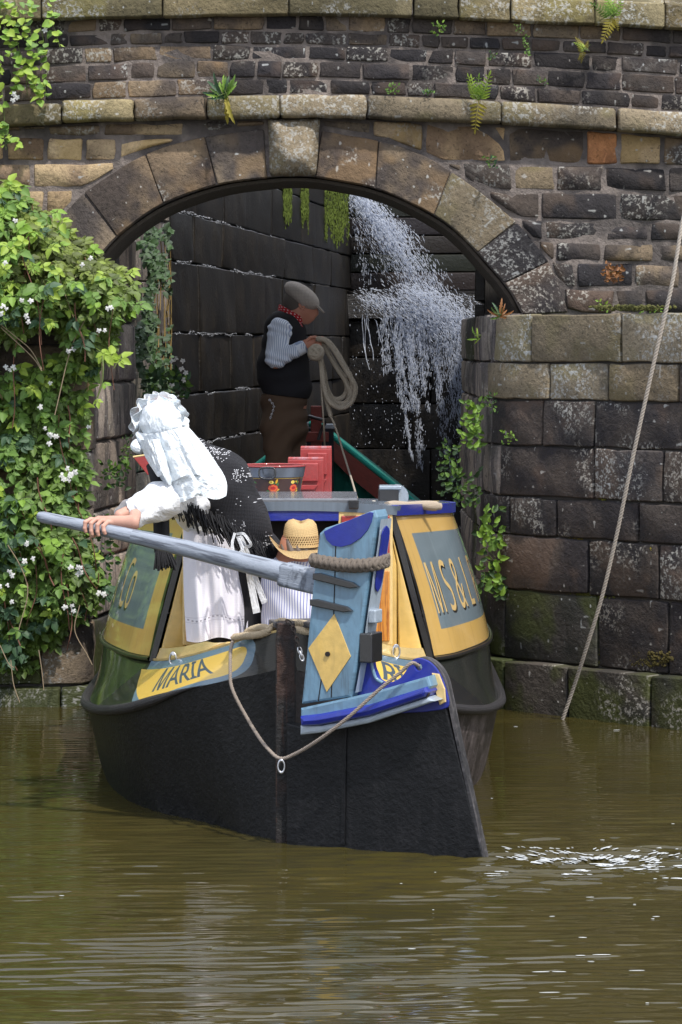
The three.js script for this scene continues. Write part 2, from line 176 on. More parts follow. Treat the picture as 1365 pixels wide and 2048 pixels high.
{
  const R = rng(11), fp = (x, y, d = FACE) => P(x, y, d);
  const cell = (name, xa, xb, yt, yb, cls, o = {}) => {
    const d = o.d ?? FACE, gap = 5, bot = (x) => (o.clip ? Math.min(yb(x), ye(x) - gap) : yb(x));
    while (xb - xa > 12 && bot(xb) - yt(xb) < 7) xb -= 4; while (xb - xa > 12 && bot(xa) - yt(xa) < 7) xa += 4;
    if (xb - xa <= 14 || bot((xa + xb) / 2) - yt((xa + xb) / 2) < 8) return;
    const sk = (R() - .5) * 5, fn = (u, v) => { const x = L(xa, xb, u) + sk * (v - .5) * (u > .02 && u < .98 ? 1 : .6); return fp(x, L(yt(x), bot(x), v), d); };
    part(name, stoneGeo(fn, Zp, o), typeof cls === 'string' ? pickMat(cls, R) : cls, bridge);
  };
  // parapet: five soot-dark courses
  for (let c = 0; c < 5; c++) {
    let x = -200 + R() * 40; const avg = [72, 58, 82, 76, 72][c];
    while (x < 1560) { const w = avg * (.62 + R() * .85), m = x + w / 2, t = m / 1365;
      const cls = choose(R, c < 1 ? [['brown', 2], ['soot', 2 + 2 * t], ['tan', t < .3 ? .25 : 0]] : t < .33 ? [['brown', 1.2], ['soot', 2]] : [['soot', 5], ['lich', .5 + .5 * (t > .5)], ['brown', .3]]);
      cell('parapet_stone', x, x + w, lines[c], lines[c + 1], cls, { joint: .014, bulge: .006, rough: .022, uneven: .014, proud: .004, chamfer: .007 }); x += w; }
  }
  // coping and string course
  const cop = [-260, -120, 82, 326, 577, 827, 918, 1022, 1190, 1330, 1500, 1640];
  for (let i = 0; i + 1 < cop.length; i++) {
    const g = stoneGeo((u, v) => { const x = L(cop[i], cop[i + 1], u); return fp(x, L(copTop(x), lines[0](x) + 1, v), FACE - .09); }, Zp, { joint: .006, bulge: .004, rough: .007, chamfer: .012, uneven: .006, tilt: .003, nu: 5, nv: 2, back: .45 });
    const top = thick(6, 3, (u, v) => { const x = L(cop[i] + .8, cop[i + 1] - .8, u), q = fp(x, copTop(x), FACE - .08); return q.add(V(0, .02 + .11 * Math.sin(v * Math.PI * .55) - .018, -.012 - v * .3)); }, .05);
    const m = pickMat(i > 1 && i < 6 ? 'olive' : 'olive', R); const s = part('coping_stone', mergeGeometries([g, top]), m, bridge); s.material = m;
  }
  const str = [-260, -90, 124, 268, 415, 560, 735, 1003, 1235, 1420, 1600];
  for (let i = 0; i + 1 < str.length; i++) { const cls = ['olive', 'olive', 'olive', 'brown', 'lichtan', 'lichtan', 'lichtan', 'lichtan', 'lichtan', 'olive'][i];
    part('string_course_stone', stoneGeo((u, v) => { const x = L(str[i], str[i + 1], u), dy = i < 2 ? 4 : 0; return fp(x, L(lines[5](x) + dy, stringBot(x) + dy * .5 - 2, v), FACE - .12); }, Zp, { joint: .005, bulge: .006, rough: .014, chamfer: .018, uneven: .008, tilt: .004, nu: 5, nv: 3, back: .16 }), stoneMat[cls][1 + 3 * (i % 3)], bridge); }
  // spandrel, left: pale rock-faced stone in broad joints
  const flat = (y, k = 0) => (x) => y + k * (x - 200);
  const lY = [stringBot, (x) => 274 + (x - 200) * .012, flat(325, .01), flat(379, .014), flat(432, .02), flat(486), flat(540), flat(594), flat(640)];
  const lx = [[-190, -60, 45, 96, 205, 372, 470, 532], [-200, -80, 10, 92, 168, 236, 385], [-220, -100, -20, 64, 232, 330], [-150, -40, 90, 150], [-190, -90, 20, 110], [-150, -60, 60], [-180, -80, 50], [-200, -90, 45]];
  for (let c = 0; c < 8; c++) for (let i = 0; i + 1 < lx[c].length; i++) cell('spandrel_stone', lx[c][i], lx[c][i + 1], c === 0 ? lY[0] : lY[c], (x) => (c === 0 && x < 94 ? 262 : lY[c + 1](x)), c === 0 ? choose(R, [['brown', 2], ['tan', 1]]) : choose(R, [['tan', 4], ['brown', .6]]), { clip: true, joint: .026, bulge: .022, rough: .045, proud: .0, uneven: .010, chamfer: .010 });
  // spandrel, right
  const rY = [stringBot, (x) => 328 + (x - 1100) * .02, (x) => 383 + (x - 1100) * .012, (x) => 440 + (x - 1100) * .012, (x) => 482 + (x - 1100) * .01, (x) => 524 + (x - 1100) * .012, (x) => 576 + (x - 1100) * .006, (x) => 628];
  const rx = [[643, 745, 848, 1014, 1172, 1238, 1326, 1430, 1560], [850, 925, 1026, 1112, 1208, 1336, 1450, 1560], [960, 1082, 1238, 1372, 1470, 1560], [1015, 1088, 1210, 1300, 1400, 1560], [1050, 1110, 1205, 1310, 1420, 1560], [1085, 1152, 1268, 1362, 1470, 1560], [1105, 1230, 1290, 1390, 1480, 1560]];
  for (let c = 0; c < 7; c++) for (let i = 0; i + 1 < rx[c].length; i++) {
    const xm = (rx[c][i] + rx[c][i + 1]) / 2, red = c === 0 && (xm > 1172 && xm < 1238);
    const cls = red ? redStone : c === 0 ? choose(R, [['tan', xm > 1014 ? 2 : .6], ['brown', 2]]) : xm < 925 && c === 1 ? 'brown' : c === 1 && xm > 1026 && xm < 1112 ? 'lichtan' : choose(R, [['soot', 1.6], ['lich', 2.2], ['brown', c > 3 ? .35 : .1]]);
    cell('spandrel_stone', rx[c][i], rx[c][i + 1], rY[c], rY[c + 1], cls, { clip: true, joint: .020, bulge: .022, rough: .04, proud: .0, uneven: .014, chamfer: .010 }); }
  // arch ring and keystone
  const ring = (xe, xi, kinds) => { for (let i = 0; i + 1 < xe.length; i++) part('voussoir', stoneGeo((u, v) => { const a = L(xe[i], xe[i + 1], u), b = L(xi[i], xi[i + 1], u); return fp(L(a, b, v), L(ye(a), yi(b), v), FACE); }, Zp, { joint: .005, bulge: .006, rough: .018, proud: .012, chamfer: .007, wobble: .005, nu: 5, nv: 3, back: .16, uneven: .01, tilt: .006 }), kinds[i] === 'red' ? redStone : pickMat(kinds[i], R), bridge); };
  ring([530, 410, 290, 168, 85, 41], [535, 435, 328, 235, 165, 128], ['brown', 'brown', 'brown', 'brown', 'brown']);
  ring([643, 758, 903, 1033, 1098, 1137], [632, 750, 868, 955, 1008, 1046], ['brown', 'brown', 'lichtan', 'lich', 'lich']);
  part('keystone', stoneGeo((u, v) => fp(L(L(533, 643, u), L(541, 632, u), v), L(237, 353, v), FACE), Zp, { joint: .008, bulge: .07, rough: .06, proud: .06, chamfer: .025, nu: 6, nv: 6, back: .2 }), stoneMat.lichtan[4], bridge);
  // the mass behind the face, with the barrel of the arch through it
  const w2 = (x, y) => { const q = fp(x, y); return [q.x, q.y]; };
  const hole = []; for (let i = 0; i <= 40; i++) { const x = L(122, 1048, i / 40); const q = w2(x, yi(x) - 1.5); hole.push(q); }
  const xl = -1.6, xr = .92, out = [[-9, -1], [xl, -1], [xl, hole[0][1]], ...hole, [hole[40][0], 2.392], [xr, 2.392], [xr, -1], [9, -1], [9, 3.58], [-9, 3.58]];
  const body = extrude(out, .95, 0); body.translate(0, 0, -FACE - .955); const core = part('masonry_core', body, mortarMat, bridge);
  { const q = body.attributes.uv, p = body.attributes.position; for (let i = 0; i < q.count; i++) q.setXY(i, p.getX(i) + p.getZ(i), p.getY(i)); }
  const par = []; for (let i = 0; i <= 30; i++) { const x = L(-420, 1780, i / 30); par.push(w2(x, lines[0](x) - 4)); } for (let i = 30; i >= 0; i--) { const x = L(-420, 1780, i / 30); par.push(w2(x, stringBot(x))); }
  const pg = extrude(par, .4, 0); pg.translate(0, 0, -FACE - .405); part('parapet_core', pg, mortarMat, bridge);
  { const g = new THREE.BoxGeometry(18, .2, .9); g.translate(0, 3.56, -FACE - 1.41); part('unseen_shade_deck', g, darkMortar, bridge); const h = new THREE.BoxGeometry(18, 1.0, .3); h.translate(0, 4.0, -FACE - 1.7); part('rear_parapet', h, mortarMat, bridge); }  // unseen deck slab added behind the arch to shade the lock chamber
  // dark barrel lining
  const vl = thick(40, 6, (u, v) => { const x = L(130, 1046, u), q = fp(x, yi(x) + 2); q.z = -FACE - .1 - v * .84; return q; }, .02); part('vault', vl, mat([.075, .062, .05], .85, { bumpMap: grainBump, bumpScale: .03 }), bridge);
}

// ------------------------------------------------------------------ wing walls: large blocks, the right one splayed towards us
function wallAlong(name, label, planPts, heights, top, avg, clsFn, seed, o = {}) {
  const c = new THREE.CatmullRomCurve3(planPts.map(([x, d]) => V(x, 0, -d)), false, 'centripetal'), len = c.getLength(), R = rng(seed);
  const t = thing(name, label, 'wall', c.getPointAt(.5)), at = (s) => c.getPointAt(CL(s / len, 0, 1)), nrm = (s) => { const q = c.getTangentAt(CL(s / len, 0, 1)); return V(-q.z, 0, q.x).multiplyScalar(o.side ?? 1).normalize(); };
  for (let k = 0; k + 1 < heights.length; k++) {
    const hb = heights[k], ht = heights[k + 1]; let s = o.s0 ?? 0; const ws = o.widths?.[k], pr = o.proudOf ? o.proudOf(k) : 0; let i = 0;
    while (s < len - .05) { let w = ws?.[i] ?? avg * (.6 + R() * .8); i++; if (s + w > len - .2) w = len - s; const s0 = s, s1 = s + w; s += w;
      const g = stoneGeo((u, v) => { const a = L(s0, s1, u), q = at(a); q.y = L(ht, hb, v); return q; }, (u) => nrm(L(s0, s1, u)), { joint: .010, bulge: .006, rough: .02, uneven: .012, tilt: .008, chamfer: .010, proud: .012 + pr, back: .1 + pr, nu: CL(Math.round(w / .09), 3, 8), ...o.stone });
      part('stone', g, pickMat(clsFn(k, (s0 + s1) / 2, R), R), t); }
  }
  const back = []; const N = 40; for (let i = 0; i <= N; i++) { const q = c.getPointAt(i / N); back.push([q, nrm(i / N * len)]); }
  part('wall_core', thick(N, 1, (u, v) => { const [q, n] = back[Math.round(u * N)]; return q.clone().addScaledVector(n, -.012).setY(L(-.8, top, v)); }, .25 * (o.side ?? 1) * 1), o.core ?? darkMortar, t);
  return { t, at, nrm, len };
}
const wingR = wallAlong('wing_wall', 'dark lichen-spotted wall of large stone blocks right of the arch, behind the hanging rope', [[.86, 21.4], [.865, 20], [.875, 19.2], [.90, 18.75], [.97, 18.47], [1.10, 18.28], [1.5, 17.87], [2.0, 17.35], [2.8, 16.6], [3.8, 15.6]],
  [-.5, .3, .723, 1.053, 1.287, 1.593, 1.87, 2.095, 2.386], 2.37, .6, (k, s, R) => (s < 2.75 && k > 0 ? choose(R, [['drip', 2], ['mossy', .4]]) : k === 0 ? 'mossy' : k === 1 ? choose(R, [['soot', 1], ['mossy', 1]]) : k >= 7 ? choose(R, [['lichtan', 2.5], ['lich', 1]]) : k === 6 ? choose(R, [['lichtan', 1], ['soot', 1.6], ['lich', 1]]) : k === 4 ? choose(R, [['lichtan', .8], ['lich', 1], ['soot', 1.4]]) : choose(R, [['soot', 3], ['lich', .7], ['drip', .5]])), 31,
  { side: 1, proudOf: (k) => (k === 0 ? .09 : 0), avg: .5 });
const wingL = wallAlong('wing_wall', 'brown stone wall left of the arch, mostly covered by flowering brambles', [[-6, 17.7], [-4, 18.1], [-2.6, 18.46], [-1.95, 18.5], [-1.66, 18.5], [-1.565, 18.58], [-1.545, 18.8]],
  [-.5, .12, .5, .85, 1.2, 1.55, 1.9, 2.2, 2.4], 2.39, .48, (k, s, R) => (k === 0 ? 'mossy' : k < 3 ? choose(R, [['mossy', 1], ['brown', 1]]) : choose(R, [['brown', 2], ['tan', 1], ['drip', 1]])), 33, { side: 1, proudOf: (k) => (k === 0 ? .1 : 0) });

// ------------------------------------------------------------------ the lock behind the bridge
const YAW = 6.5 * Math.PI / 180, LD = V(Math.sin(YAW), 0, -Math.cos(YAW)), LR = V(Math.cos(YAW), 0, Math.sin(YAW)), LC = V(-1.35, 0, -24);
function hit(px, py, p0, n) { const r = ray(px, py), e = V(0, EYE, 0), t = p0.clone().sub(e).dot(n) / r.dot(n); return e.addScaledVector(r, t); }
{ // return of the left abutment, pale with vertical drip stains
  const t = thing('lock_wall', 'drip-stained stone return wall under the left end of the arch, beside the brambles', 'wall', V(-1.5, 0, -19.4)), R = rng(41), a = V(-1.545, 0, -18.8), b = V(-1.372, 0, -20.1), n = V(b.z - a.z, 0, -(b.x - a.x)).normalize().multiplyScalar(-1);
  if (n.x < 0) n.negate();
  const hs = [-.5, .1, .5, .86, 1.16, 1.6, 1.96, 2.34, 2.5, 2.9];
  for (let k = 0; k + 1 < hs.length; k++) { const c = [0, k % 2 ? .42 : .62, 1]; for (let i = 0; i < 2; i++) part('stone', stoneGeo((u, v) => a.clone().lerp(b, L(c[i], c[i + 1], u)).setY(L(hs[k + 1], hs[k], v)), n, { joint: .012, bulge: .006, rough: .018, uneven: .014, tilt: .01, chamfer: .018, nu: 5 }), pickMat(k < 2 ? 'mossy' : 'drip', R), t); }
  const e = V(-1.9, 0, -21.9); part('wall_core', thick(2, 1, (u, v) => (u < .6 ? a.clone().lerp(b, u * 2) : b.clone().lerp(e, u * 2 - 1)).addScaledVector(n, -.015).setY(L(-.8, 3.4, v)), .2), darkMortar, t);
  // rear of the recess: the strip of wall that the ivy hangs on
  const f0 = V(-1.62, 0, -23.2), f1 = LC.clone().addScaledVector(LD, .02); for (let k = 0; k < 9; k++) part('recess_stone', stoneGeo((u, v) => V(-1.75, 0, -21.7).lerp(V(-1.36, 0, -23.95), u).setY(L(k * .48 - .2 + .48, k * .48 - .2, v)), V(.98, 0, .17), { rough: .03, uneven: .03 }), pickMat('drip', R), t);
}
const lockL = thing('lock_wall', 'tall black wet chamber wall with white water seeping from its joints, behind the man in the cap', 'wall', LC.clone());
const onL = (px, py, off = 0) => hit(px, py, LC.clone().addScaledVector(LR, off), LR);
{
  const R = rng(43), hs = [-.5, .0, .42, .9, 1.385, 1.8, 2.3, 2.87, 3.27, 3.75, 4.3, 4.9];
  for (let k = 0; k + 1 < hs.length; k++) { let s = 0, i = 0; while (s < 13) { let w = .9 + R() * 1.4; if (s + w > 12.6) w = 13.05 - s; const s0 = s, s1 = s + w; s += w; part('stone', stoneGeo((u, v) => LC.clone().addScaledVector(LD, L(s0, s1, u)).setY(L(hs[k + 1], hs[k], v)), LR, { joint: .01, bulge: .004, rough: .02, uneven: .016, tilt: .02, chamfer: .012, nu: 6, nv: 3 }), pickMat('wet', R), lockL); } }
  const cb = new THREE.BoxGeometry(.6, 6, 13.2); cb.rotateY(-YAW); const q = LC.clone().addScaledVector(LD, 6.58).addScaledVector(LR, -.35); cb.translate(q.x, 2, q.z); part('wall_core', cb, darkMortar, lockL);
  // seeping joints: broken runs of white water
  const paleStreaks = mat([.42, .43, .46], .2); const seep = [];
  for (const h of [1.385, 1.8, 2.3, 2.87, 3.27]) for (let s = .05; s < 7.5; s += .012 + R() * .014) { const dens = vnoise(s * 1.9, h * 9, 71) * .8 + vnoise(s * 7, h * 5, 72) * .4 - s * .05; if (dens < .36 || R() > dens + .25) continue; const w = .006 + R() * .012, p = LC.clone().addScaledVector(LD, s).addScaledVector(LR, .018).setY(h + (vnoise(s * 3, h, 73) - .5) * .03 + .004 - R() * R() * .03); const g = new THREE.IcosahedronGeometry(1, 1); g.scale(.004, .0015 + R() * R() * .006, w * .9); g.rotateY(-YAW); g.translate(p.x, p.y, p.z); seep.push(g); }
  part('water_seep', mergeGeometries(seep), paleStreaks, lockL, { kind: 'stuff' });
  // moss hanging in streaks from the top
  for (const [x0, x1, yb] of [[567, 584, 455], [602, 618, 462], [650, 699, 486]]) { const geos = [], mm = mat([.085, .12, .014], .95); for (let i = 0; i < (x1 - x0) * 40; i++) { const x = L(x0, x1, R()), y = L(330, yb + 16 * (vnoise(x * .35, 3, 75) - .6) * 3, Math.pow(R(), 1.15)) - Math.abs((x - (x0 + x1) / 2) / (x1 - x0)) * 24, p = onL(x, y, .015 + R() * .02); const g = new THREE.TetrahedronGeometry(.007 + R() * .011); g.scale(.7, 2.6, .7); g.rotateZ((R() - .5) * .5); g.rotateY(R() * 3); g.translate(p.x, p.y, p.z); geos.push(g); } part('moss_streak', mergeGeometries(geos), mm, lockL, { kind: 'stuff' }); }
}
{ // right side of the chamber (hidden from here by the abutment)
  const t = thing('lock_wall', 'far side of the lock chamber, dark stone beyond the right abutment', 'wall', V(1.4, 0, -26)), R = rng(44), a = V(.96, 0, -21.6);
  for (let k = 0; k < 10; k++) for (let i = 0; i < 8; i++) part('stone', stoneGeo((u, v) => a.clone().addScaledVector(LD, (i + u) * 1.98).setY(L(k * .5, k * .5 - .5, v)), LR.clone().negate(), { rough: .02, nu: 4, nv: 2 }), pickMat('wet', R), t);
  const cb = new THREE.BoxGeometry(.5, 6, 16); cb.rotateY(-YAW); const q = a.clone().addScaledVector(LD, 7.9).addScaledVector(LR, .32); cb.translate(q.x, 2, q.z); part('wall_core', cb, darkMortar, t);
}
const CE = LC.clone().addScaledVector(LD, 12.98); // inner left corner at the head of the chamber
const onC = (px, py, off = 0) => hit(px, py, CE.clone().addScaledVector(LD, -off), LD);
{ // breast wall at the head of the lock: lower blocks, a ledge, an upper dark gate of planks
  const t = thing('lock_gate', 'black timber upper lock gate above a stone sill, with water pouring over', 'lock gate', CE.clone().addScaledVector(LR, 1.4)), R = rng(45), nn = LD.clone().negate();
  const at = (s, y, off) => CE.clone().addScaledVector(LR, s).addScaledVector(LD, -off).setY(y);
  const hs = [-.5, .3, .95, 1.5, 2.05, 2.5]; for (let k = 0; k + 1 < hs.length; k++) { const xs = [0, .7 + .3 * (k % 2), 1.6 + .25 * (k % 2), 2.9]; for (let i = 0; i < 3; i++) part('sill_stone', stoneGeo((u, v) => at(L(xs[i], xs[i + 1], u), L(hs[k + 1], hs[k], v), .3), nn, { rough: .03, uneven: .03 }), pickMat('wet', R), t); }
  const lg = thick(10, 1, (u, v) => at(u * 2.9, 2.52 + v * .32, .48), .5); part('ledge', lg, mat([.03, .027, .026], .35, { bumpMap: grainBump, bumpScale: .02 }), t);
  const lt = thick(10, 1, (u, v) => at(u * 2.9, 2.846, .484 - v * .45), .03); part('ledge_top', lt, mat([.03, .027, .026], .35, { bumpMap: grainBump, bumpScale: .02 }), t);
  for (let k = 0; k < 9; k++) { const y0 = 2.86 + k * .22; part('plank', stoneGeo((u, v) => at(u * 2.9, L(y0 + .215, y0, v), .06), nn, { rough: .006, joint: .006, bulge: .002, uneven: .01, tilt: .002, nu: 6, nv: 2, chamfer: .01 }), mat([.022, .018, .015].map((x) => x * (.8 + R() * .5)), .45, { bumpMap: grainBump, bumpScale: .01 }), t); }
  const cb = new THREE.BoxGeometry(4.6, 6.4, .5); cb.rotateY(-YAW); const q = at(1.4, 1.9, -.28); cb.translate(q.x, q.y, q.z); part('gate_core', cb, darkMortar, t);
}
{ // water thrown through the gate, over the ledge and down: strands and drops
  const R = rng(46), wf = thing('waterfall', 'white water jetting down past the lock gate and splashing off its ledge', 'waterfall', CE.clone().addScaledVector(LR, .8), null, 'stuff');
  const wm = phys([.78, .82, .90], .35, { specularIntensity: 1, transmission: .5, thickness: 0 }), drop = [], m4 = new THREE.Matrix4(), q4 = new THREE.Quaternion(), up = V(0, 1, 0);
  const gauss = () => (R() + R() + R() - 1.5) * 1.15;
  const put = (px, py, off, dirx, diry, len, r) => { const p = onC(px, py, off), d = V(dirx, -diry, 0).normalize(); q4.setFromUnitVectors(up, d); drop.push(m4.clone().compose(p, q4, V(r, len, r))); };
  const S = 37 / FOCAL; // metres per photograph pixel there
  const stream = (a, b, n, w0, w1, off, fall, r = 1) => { for (let i = 0; i < n; i++) { const t = R(), w = L(w0, w1, t), x = L(a[0], b[0], t) + gauss() * w * .5, y = L(a[1], b[1], t) + Math.abs(gauss()) * w * .55; put(x, y, off + R() * .3, b[0] - a[0], (b[1] - a[1]) + fall, (.8 + R() * R() * 6) * S * r, (.22 + R() * .5) * S * r); } };
  stream([706, 372], [800, 468], 2200, 34, 70, .25, 20, 1.15); stream([775, 440], [880, 590], 1900, 64, 90, .4, 60, 1.1); stream([704, 390], [830, 540], 1500, 36, 120, .3, 60);
  stream([712, 440], [735, 565], 140, 12, 26, .3, 200); stream([712, 572], [955, 590], 320, 26, 40, .55, 90, .9); stream([735, 585], [880, 622], 1500, 60, 70, .6, 90, 1);
  stream([820, 565], [952, 640], 3000, 70, 120, .65, 40, 1.1); stream([880, 600], [952, 770], 1500, 70, 60, .7, 200); stream([905, 640], [940, 900], 380, 40, 50, .75, 400); stream([912, 760], [945, 1060], 260, 30, 40, .75, 400);
  // falling strands below the ledge
  const paths = []; for (let i = 0; i < 46; i++) { const x = i < 30 ? 752 + R() * 130 : 860 + R() * 80, y0 = i < 30 ? 620 + R() * 40 : 640 + (x - 860) * 1.2, len = 80 + R() * R() * 380; paths.push([x, y0, len]); }
  for (const [x, y0, len] of paths) { let cx = x; const n = Math.round(len * 1.7), wd = 2 + R() * 8; for (let i = 0; i < n; i++) { const f = i / n; cx += (R() - .5) * 1.6 + .05; if (vnoise(f * 12, x, 91) + (1 - f) * .25 < .5) continue; put(cx + gauss() * wd, y0 + f * len + gauss() * 4, .72 + R() * .12, (R() - .5) * .5, 4, (1 + R() * R() * 6) * S, (.25 + R() * .45) * S); } }
  for (let i = 0; i < 900; i++) { const x = 700 + R() * 260, y = 600 + R() * 480; if (y > 900 && x < 860 && R() < .6) continue; if (R() > .35 + .4 * vnoise(x / 40, y / 60, 93)) continue; put(x, y, .6 + R() * .5, .05, 1, (.6 + R() * 1.4) * S, (.35 + R() * .5) * S); }
  inst('water_drops', new THREE.IcosahedronGeometry(1, 1), wm, drop, wf);
  const strands = []; for (let i = 0; i < 44; i++) { const k = i < 26, x = k ? 710 + R() * 60 : 720 + R() * 225, y = k ? 385 + (x - 710) * .9 + R() * 30 : 592 + R() * 50, pts = []; let a = x, b = y; for (let j = 0; j < 6; j++) { pts.push(onC(a, b, (k ? .3 : .66) + R() * .05)); a += (k ? 14 : 2.5) + (R() - .5) * 7; b += (k ? 15 : 13) + R() * 10; } strands.push(tube(pts, (.5 + R() * .7) * S, 12, 5)); }
  part('water_strands', mergeGeometries(strands), wm, wf, { kind: 'stuff' });
}

// ------------------------------------------------------------------ ground and water
{
  const s = [[-90, 100], [-90, 17.2], [-6, 17.95], [-4, 18.5], [-2.4, 18.8], [-1.75, 18.9], [-1.75, 21.9], [-1.5, 24.2], [.1, 37.4], [3.4, 37.0], [1.1, 21.6], [1.0, 19.0], [1.25, 18.35], [2.05, 17.6], [2.9, 16.75], [4.0, 15.7], [7, 14.6], [90, 12], [90, 100]];
  const g = extrude(s.map(([x, d]) => [x, d]), .5, 0); g.rotateX(-Math.PI / 2); g.translate(0, 1.86, 0);
  const m = shade(new THREE.Mesh(g, mat([.07, .085, .03], 1, { map: tex(128, 128, (u, v) => [.6, .7, .5].map((k) => k * (.5 + fbm(u, v, 8, 3, 5)))) }))); m.name = 'ground'; m.userData = { label: 'grassy ground above the lock walls beyond the bridge', category: 'ground', kind: 'structure' }; scene.add(m);
}
{
  const R = rng(50), waves = []; for (let i = 0; i < 26; i++) { const lam = (i < 18 ? .042 * Math.pow(2, R() * 1.5) : .13 * Math.pow(2, R() * 1.3)), a = (R() - .5) * .3, k = 2 * Math.PI / lam; waves.push([k * Math.sin(a), k * Math.cos(a), R() * 6.28, (i < 18 ? .0074 : .0022) * lam]); }
  const wc = [.95, 12.75];
  const H = (x, d) => { if (d > 21 || d < 5 || Math.abs(x) > 6) return 0;
    const wx = x + .05 * (vnoise(x * 2.1, d * 3.3, 5) - .5), wd = d + .10 * (vnoise(x * 1.3 + 9, d * 4, 6) - .5) + .02 * vnoise(x * 6, d * 14, 12); let h = 0; for (const [kx, kz, ph, a] of waves) h += a * Math.sin(kx * wx + kz * wd + ph);
    const gust = .25 + 1.0 * vnoise(x * .7 + 3, d * 1.3, 7), calm = 1 - .55 * SS(d, 13.3, 15), q = Math.hypot((x - wc[0]) / 1.0, (d - wc[1]) / .75);
    h *= gust * calm * (1 + .35 * SS(11.8 - d, 0, 1.5));
    const wash = Math.exp(-q * q * 1.4); const sw = x * 5 + 1.2 * Math.sin(d * 7); h += wash * .034 * (fbm(sw * .9, d * 13 + x * 2, 1, 4, 8, false) - .5) + wash * .019 * Math.sin(d * 58 + x * 7 + 6 * vnoise(x * 3, d * 5, 3)) * Math.pow(vnoise(x * 5, d * 9, 4), 1.5);
    return h; };
  const xs = [-60, -25, -10, -5, -3.2], ds = [-25, -5, 3, 7]; for (let x = -2.5; x <= 2.5; x += .02) xs.push(x); xs.push(3.2, 5, 10, 25, 60); for (let d = 9; d <= 19.2; d += .0105) ds.push(d); ds.push(20, 22, 26, 32, 40, 70);
  const nx = xs.length, nd = ds.length, pos = new Float32Array(nx * nd * 3), uv = new Float32Array(nx * nd * 2), idx = [];
  for (let j = 0; j < nd; j++) for (let i = 0; i < nx; i++) { const k = j * nx + i; pos[k * 3] = xs[i]; pos[k * 3 + 1] = H(xs[i], ds[j]); pos[k * 3 + 2] = -ds[j]; uv[k * 2] = xs[i] / 2.3; uv[k * 2 + 1] = ds[j] / 2.3; }
  for (let j = 0; j + 1 < nd; j++) for (let i = 0; i + 1 < nx; i++) { const a = j * nx + i; idx.push(a, a + 1, a + nx + 1, a, a + nx + 1, a + nx); }
  const g = new THREE.BufferGeometry(); g.setAttribute('position', new THREE.BufferAttribute(pos, 3)); g.setAttribute('uv', new THREE.BufferAttribute(uv, 2)); g.setIndex(idx); g.computeVertexNormals();
  const murk = tex(512, 512, (u, v) => mix3([.049, .038, .0105], [.037, .032, .0095], fbm(u, v, 3, 4, 77)).map((k) => k * (.9 + .2 * fbm(u, v, 12, 2, 78))));
  const m = new THREE.Mesh(g, phys([1, 1, 1], .06, { map: murk, ior: 1.33, specularIntensity: 1 })); shade(m); m.name = 'water'; m.userData = { label: 'murky brown-green canal water with fine ripples', category: 'water', kind: 'structure' }; scene.add(m);
  const paleStreaks = []; const q4 = new THREE.Quaternion(); for (let i = 0; i < 230; i++) { const far = i > 205, a = R() * 6.28, r = Math.pow(R(), .6), x = far ? (R() - .5) * 3.4 : wc[0] + .1 + Math.cos(a) * r * .8, d = far ? 9.5 + R() * 8 : wc[1] + Math.sin(a) * r * .45; if (!far && vnoise(x * 9, d * 22, 21) < .5) continue; q4.setFromAxisAngle(V(0, 1, 0), (R() - .5) * .5); if (far) paleStreaks.push(new THREE.Matrix4().compose(V(x, H(x, d) + .001, -d), q4, V(.004 + R() * R() * .02, .0012, .003))); }
  for (let k = 0; k < 1500; k++) { const ring = Math.floor(R() * 7), rr = .12 + ring * .12 + (R() - .5) * .05, a = R() * 6.283, x = wc[0] + .12 + Math.cos(a) * rr * 1.05, d = wc[1] + .02 + Math.sin(a) * rr * .52; if (x < .58 + .15 * R() || vnoise(a * 2.2 + ring * 5, ring * 3, 23) < .46 || vnoise(x * 5, d * 7, 24) < .42) continue; q4.setFromAxisAngle(V(0, 1, 0), Math.atan2(Math.cos(a) * .5, -Math.sin(a)) * .35 + (R() - .5) * .25); paleStreaks.push(new THREE.Matrix4().compose(V(x, H(x, d) + .0015, -d), q4, V(.008 + R() * R() * .055, .0016, .0025 + R() * .0055))); }  // pale streaks modelled in place of sky glints on the rudder wash
  for (let k = 0; k < 70; k++) { const x = .7 + R() * .75, d = 10.2 + R() * 1.9; if (vnoise(x * 4, d * 5, 25) < .55) continue; q4.setFromAxisAngle(V(0, 1, 0), (R() - .5) * .2); paleStreaks.push(new THREE.Matrix4().compose(V(x, H(x, d) + .001, -d), q4, V(.006 + R() * R() * .04, .0012, .002 + R() * .003))); }
  const f = inst('sky_glint_streaks', new THREE.IcosahedronGeometry(1, 1), mat([.50, .52, .53], .3), paleStreaks, scene); f.userData = { label: 'pale streaks on the rudder wash standing in for sky glints, with a few scattered white specks', category: 'paleStreaks', kind: 'stuff' };
}

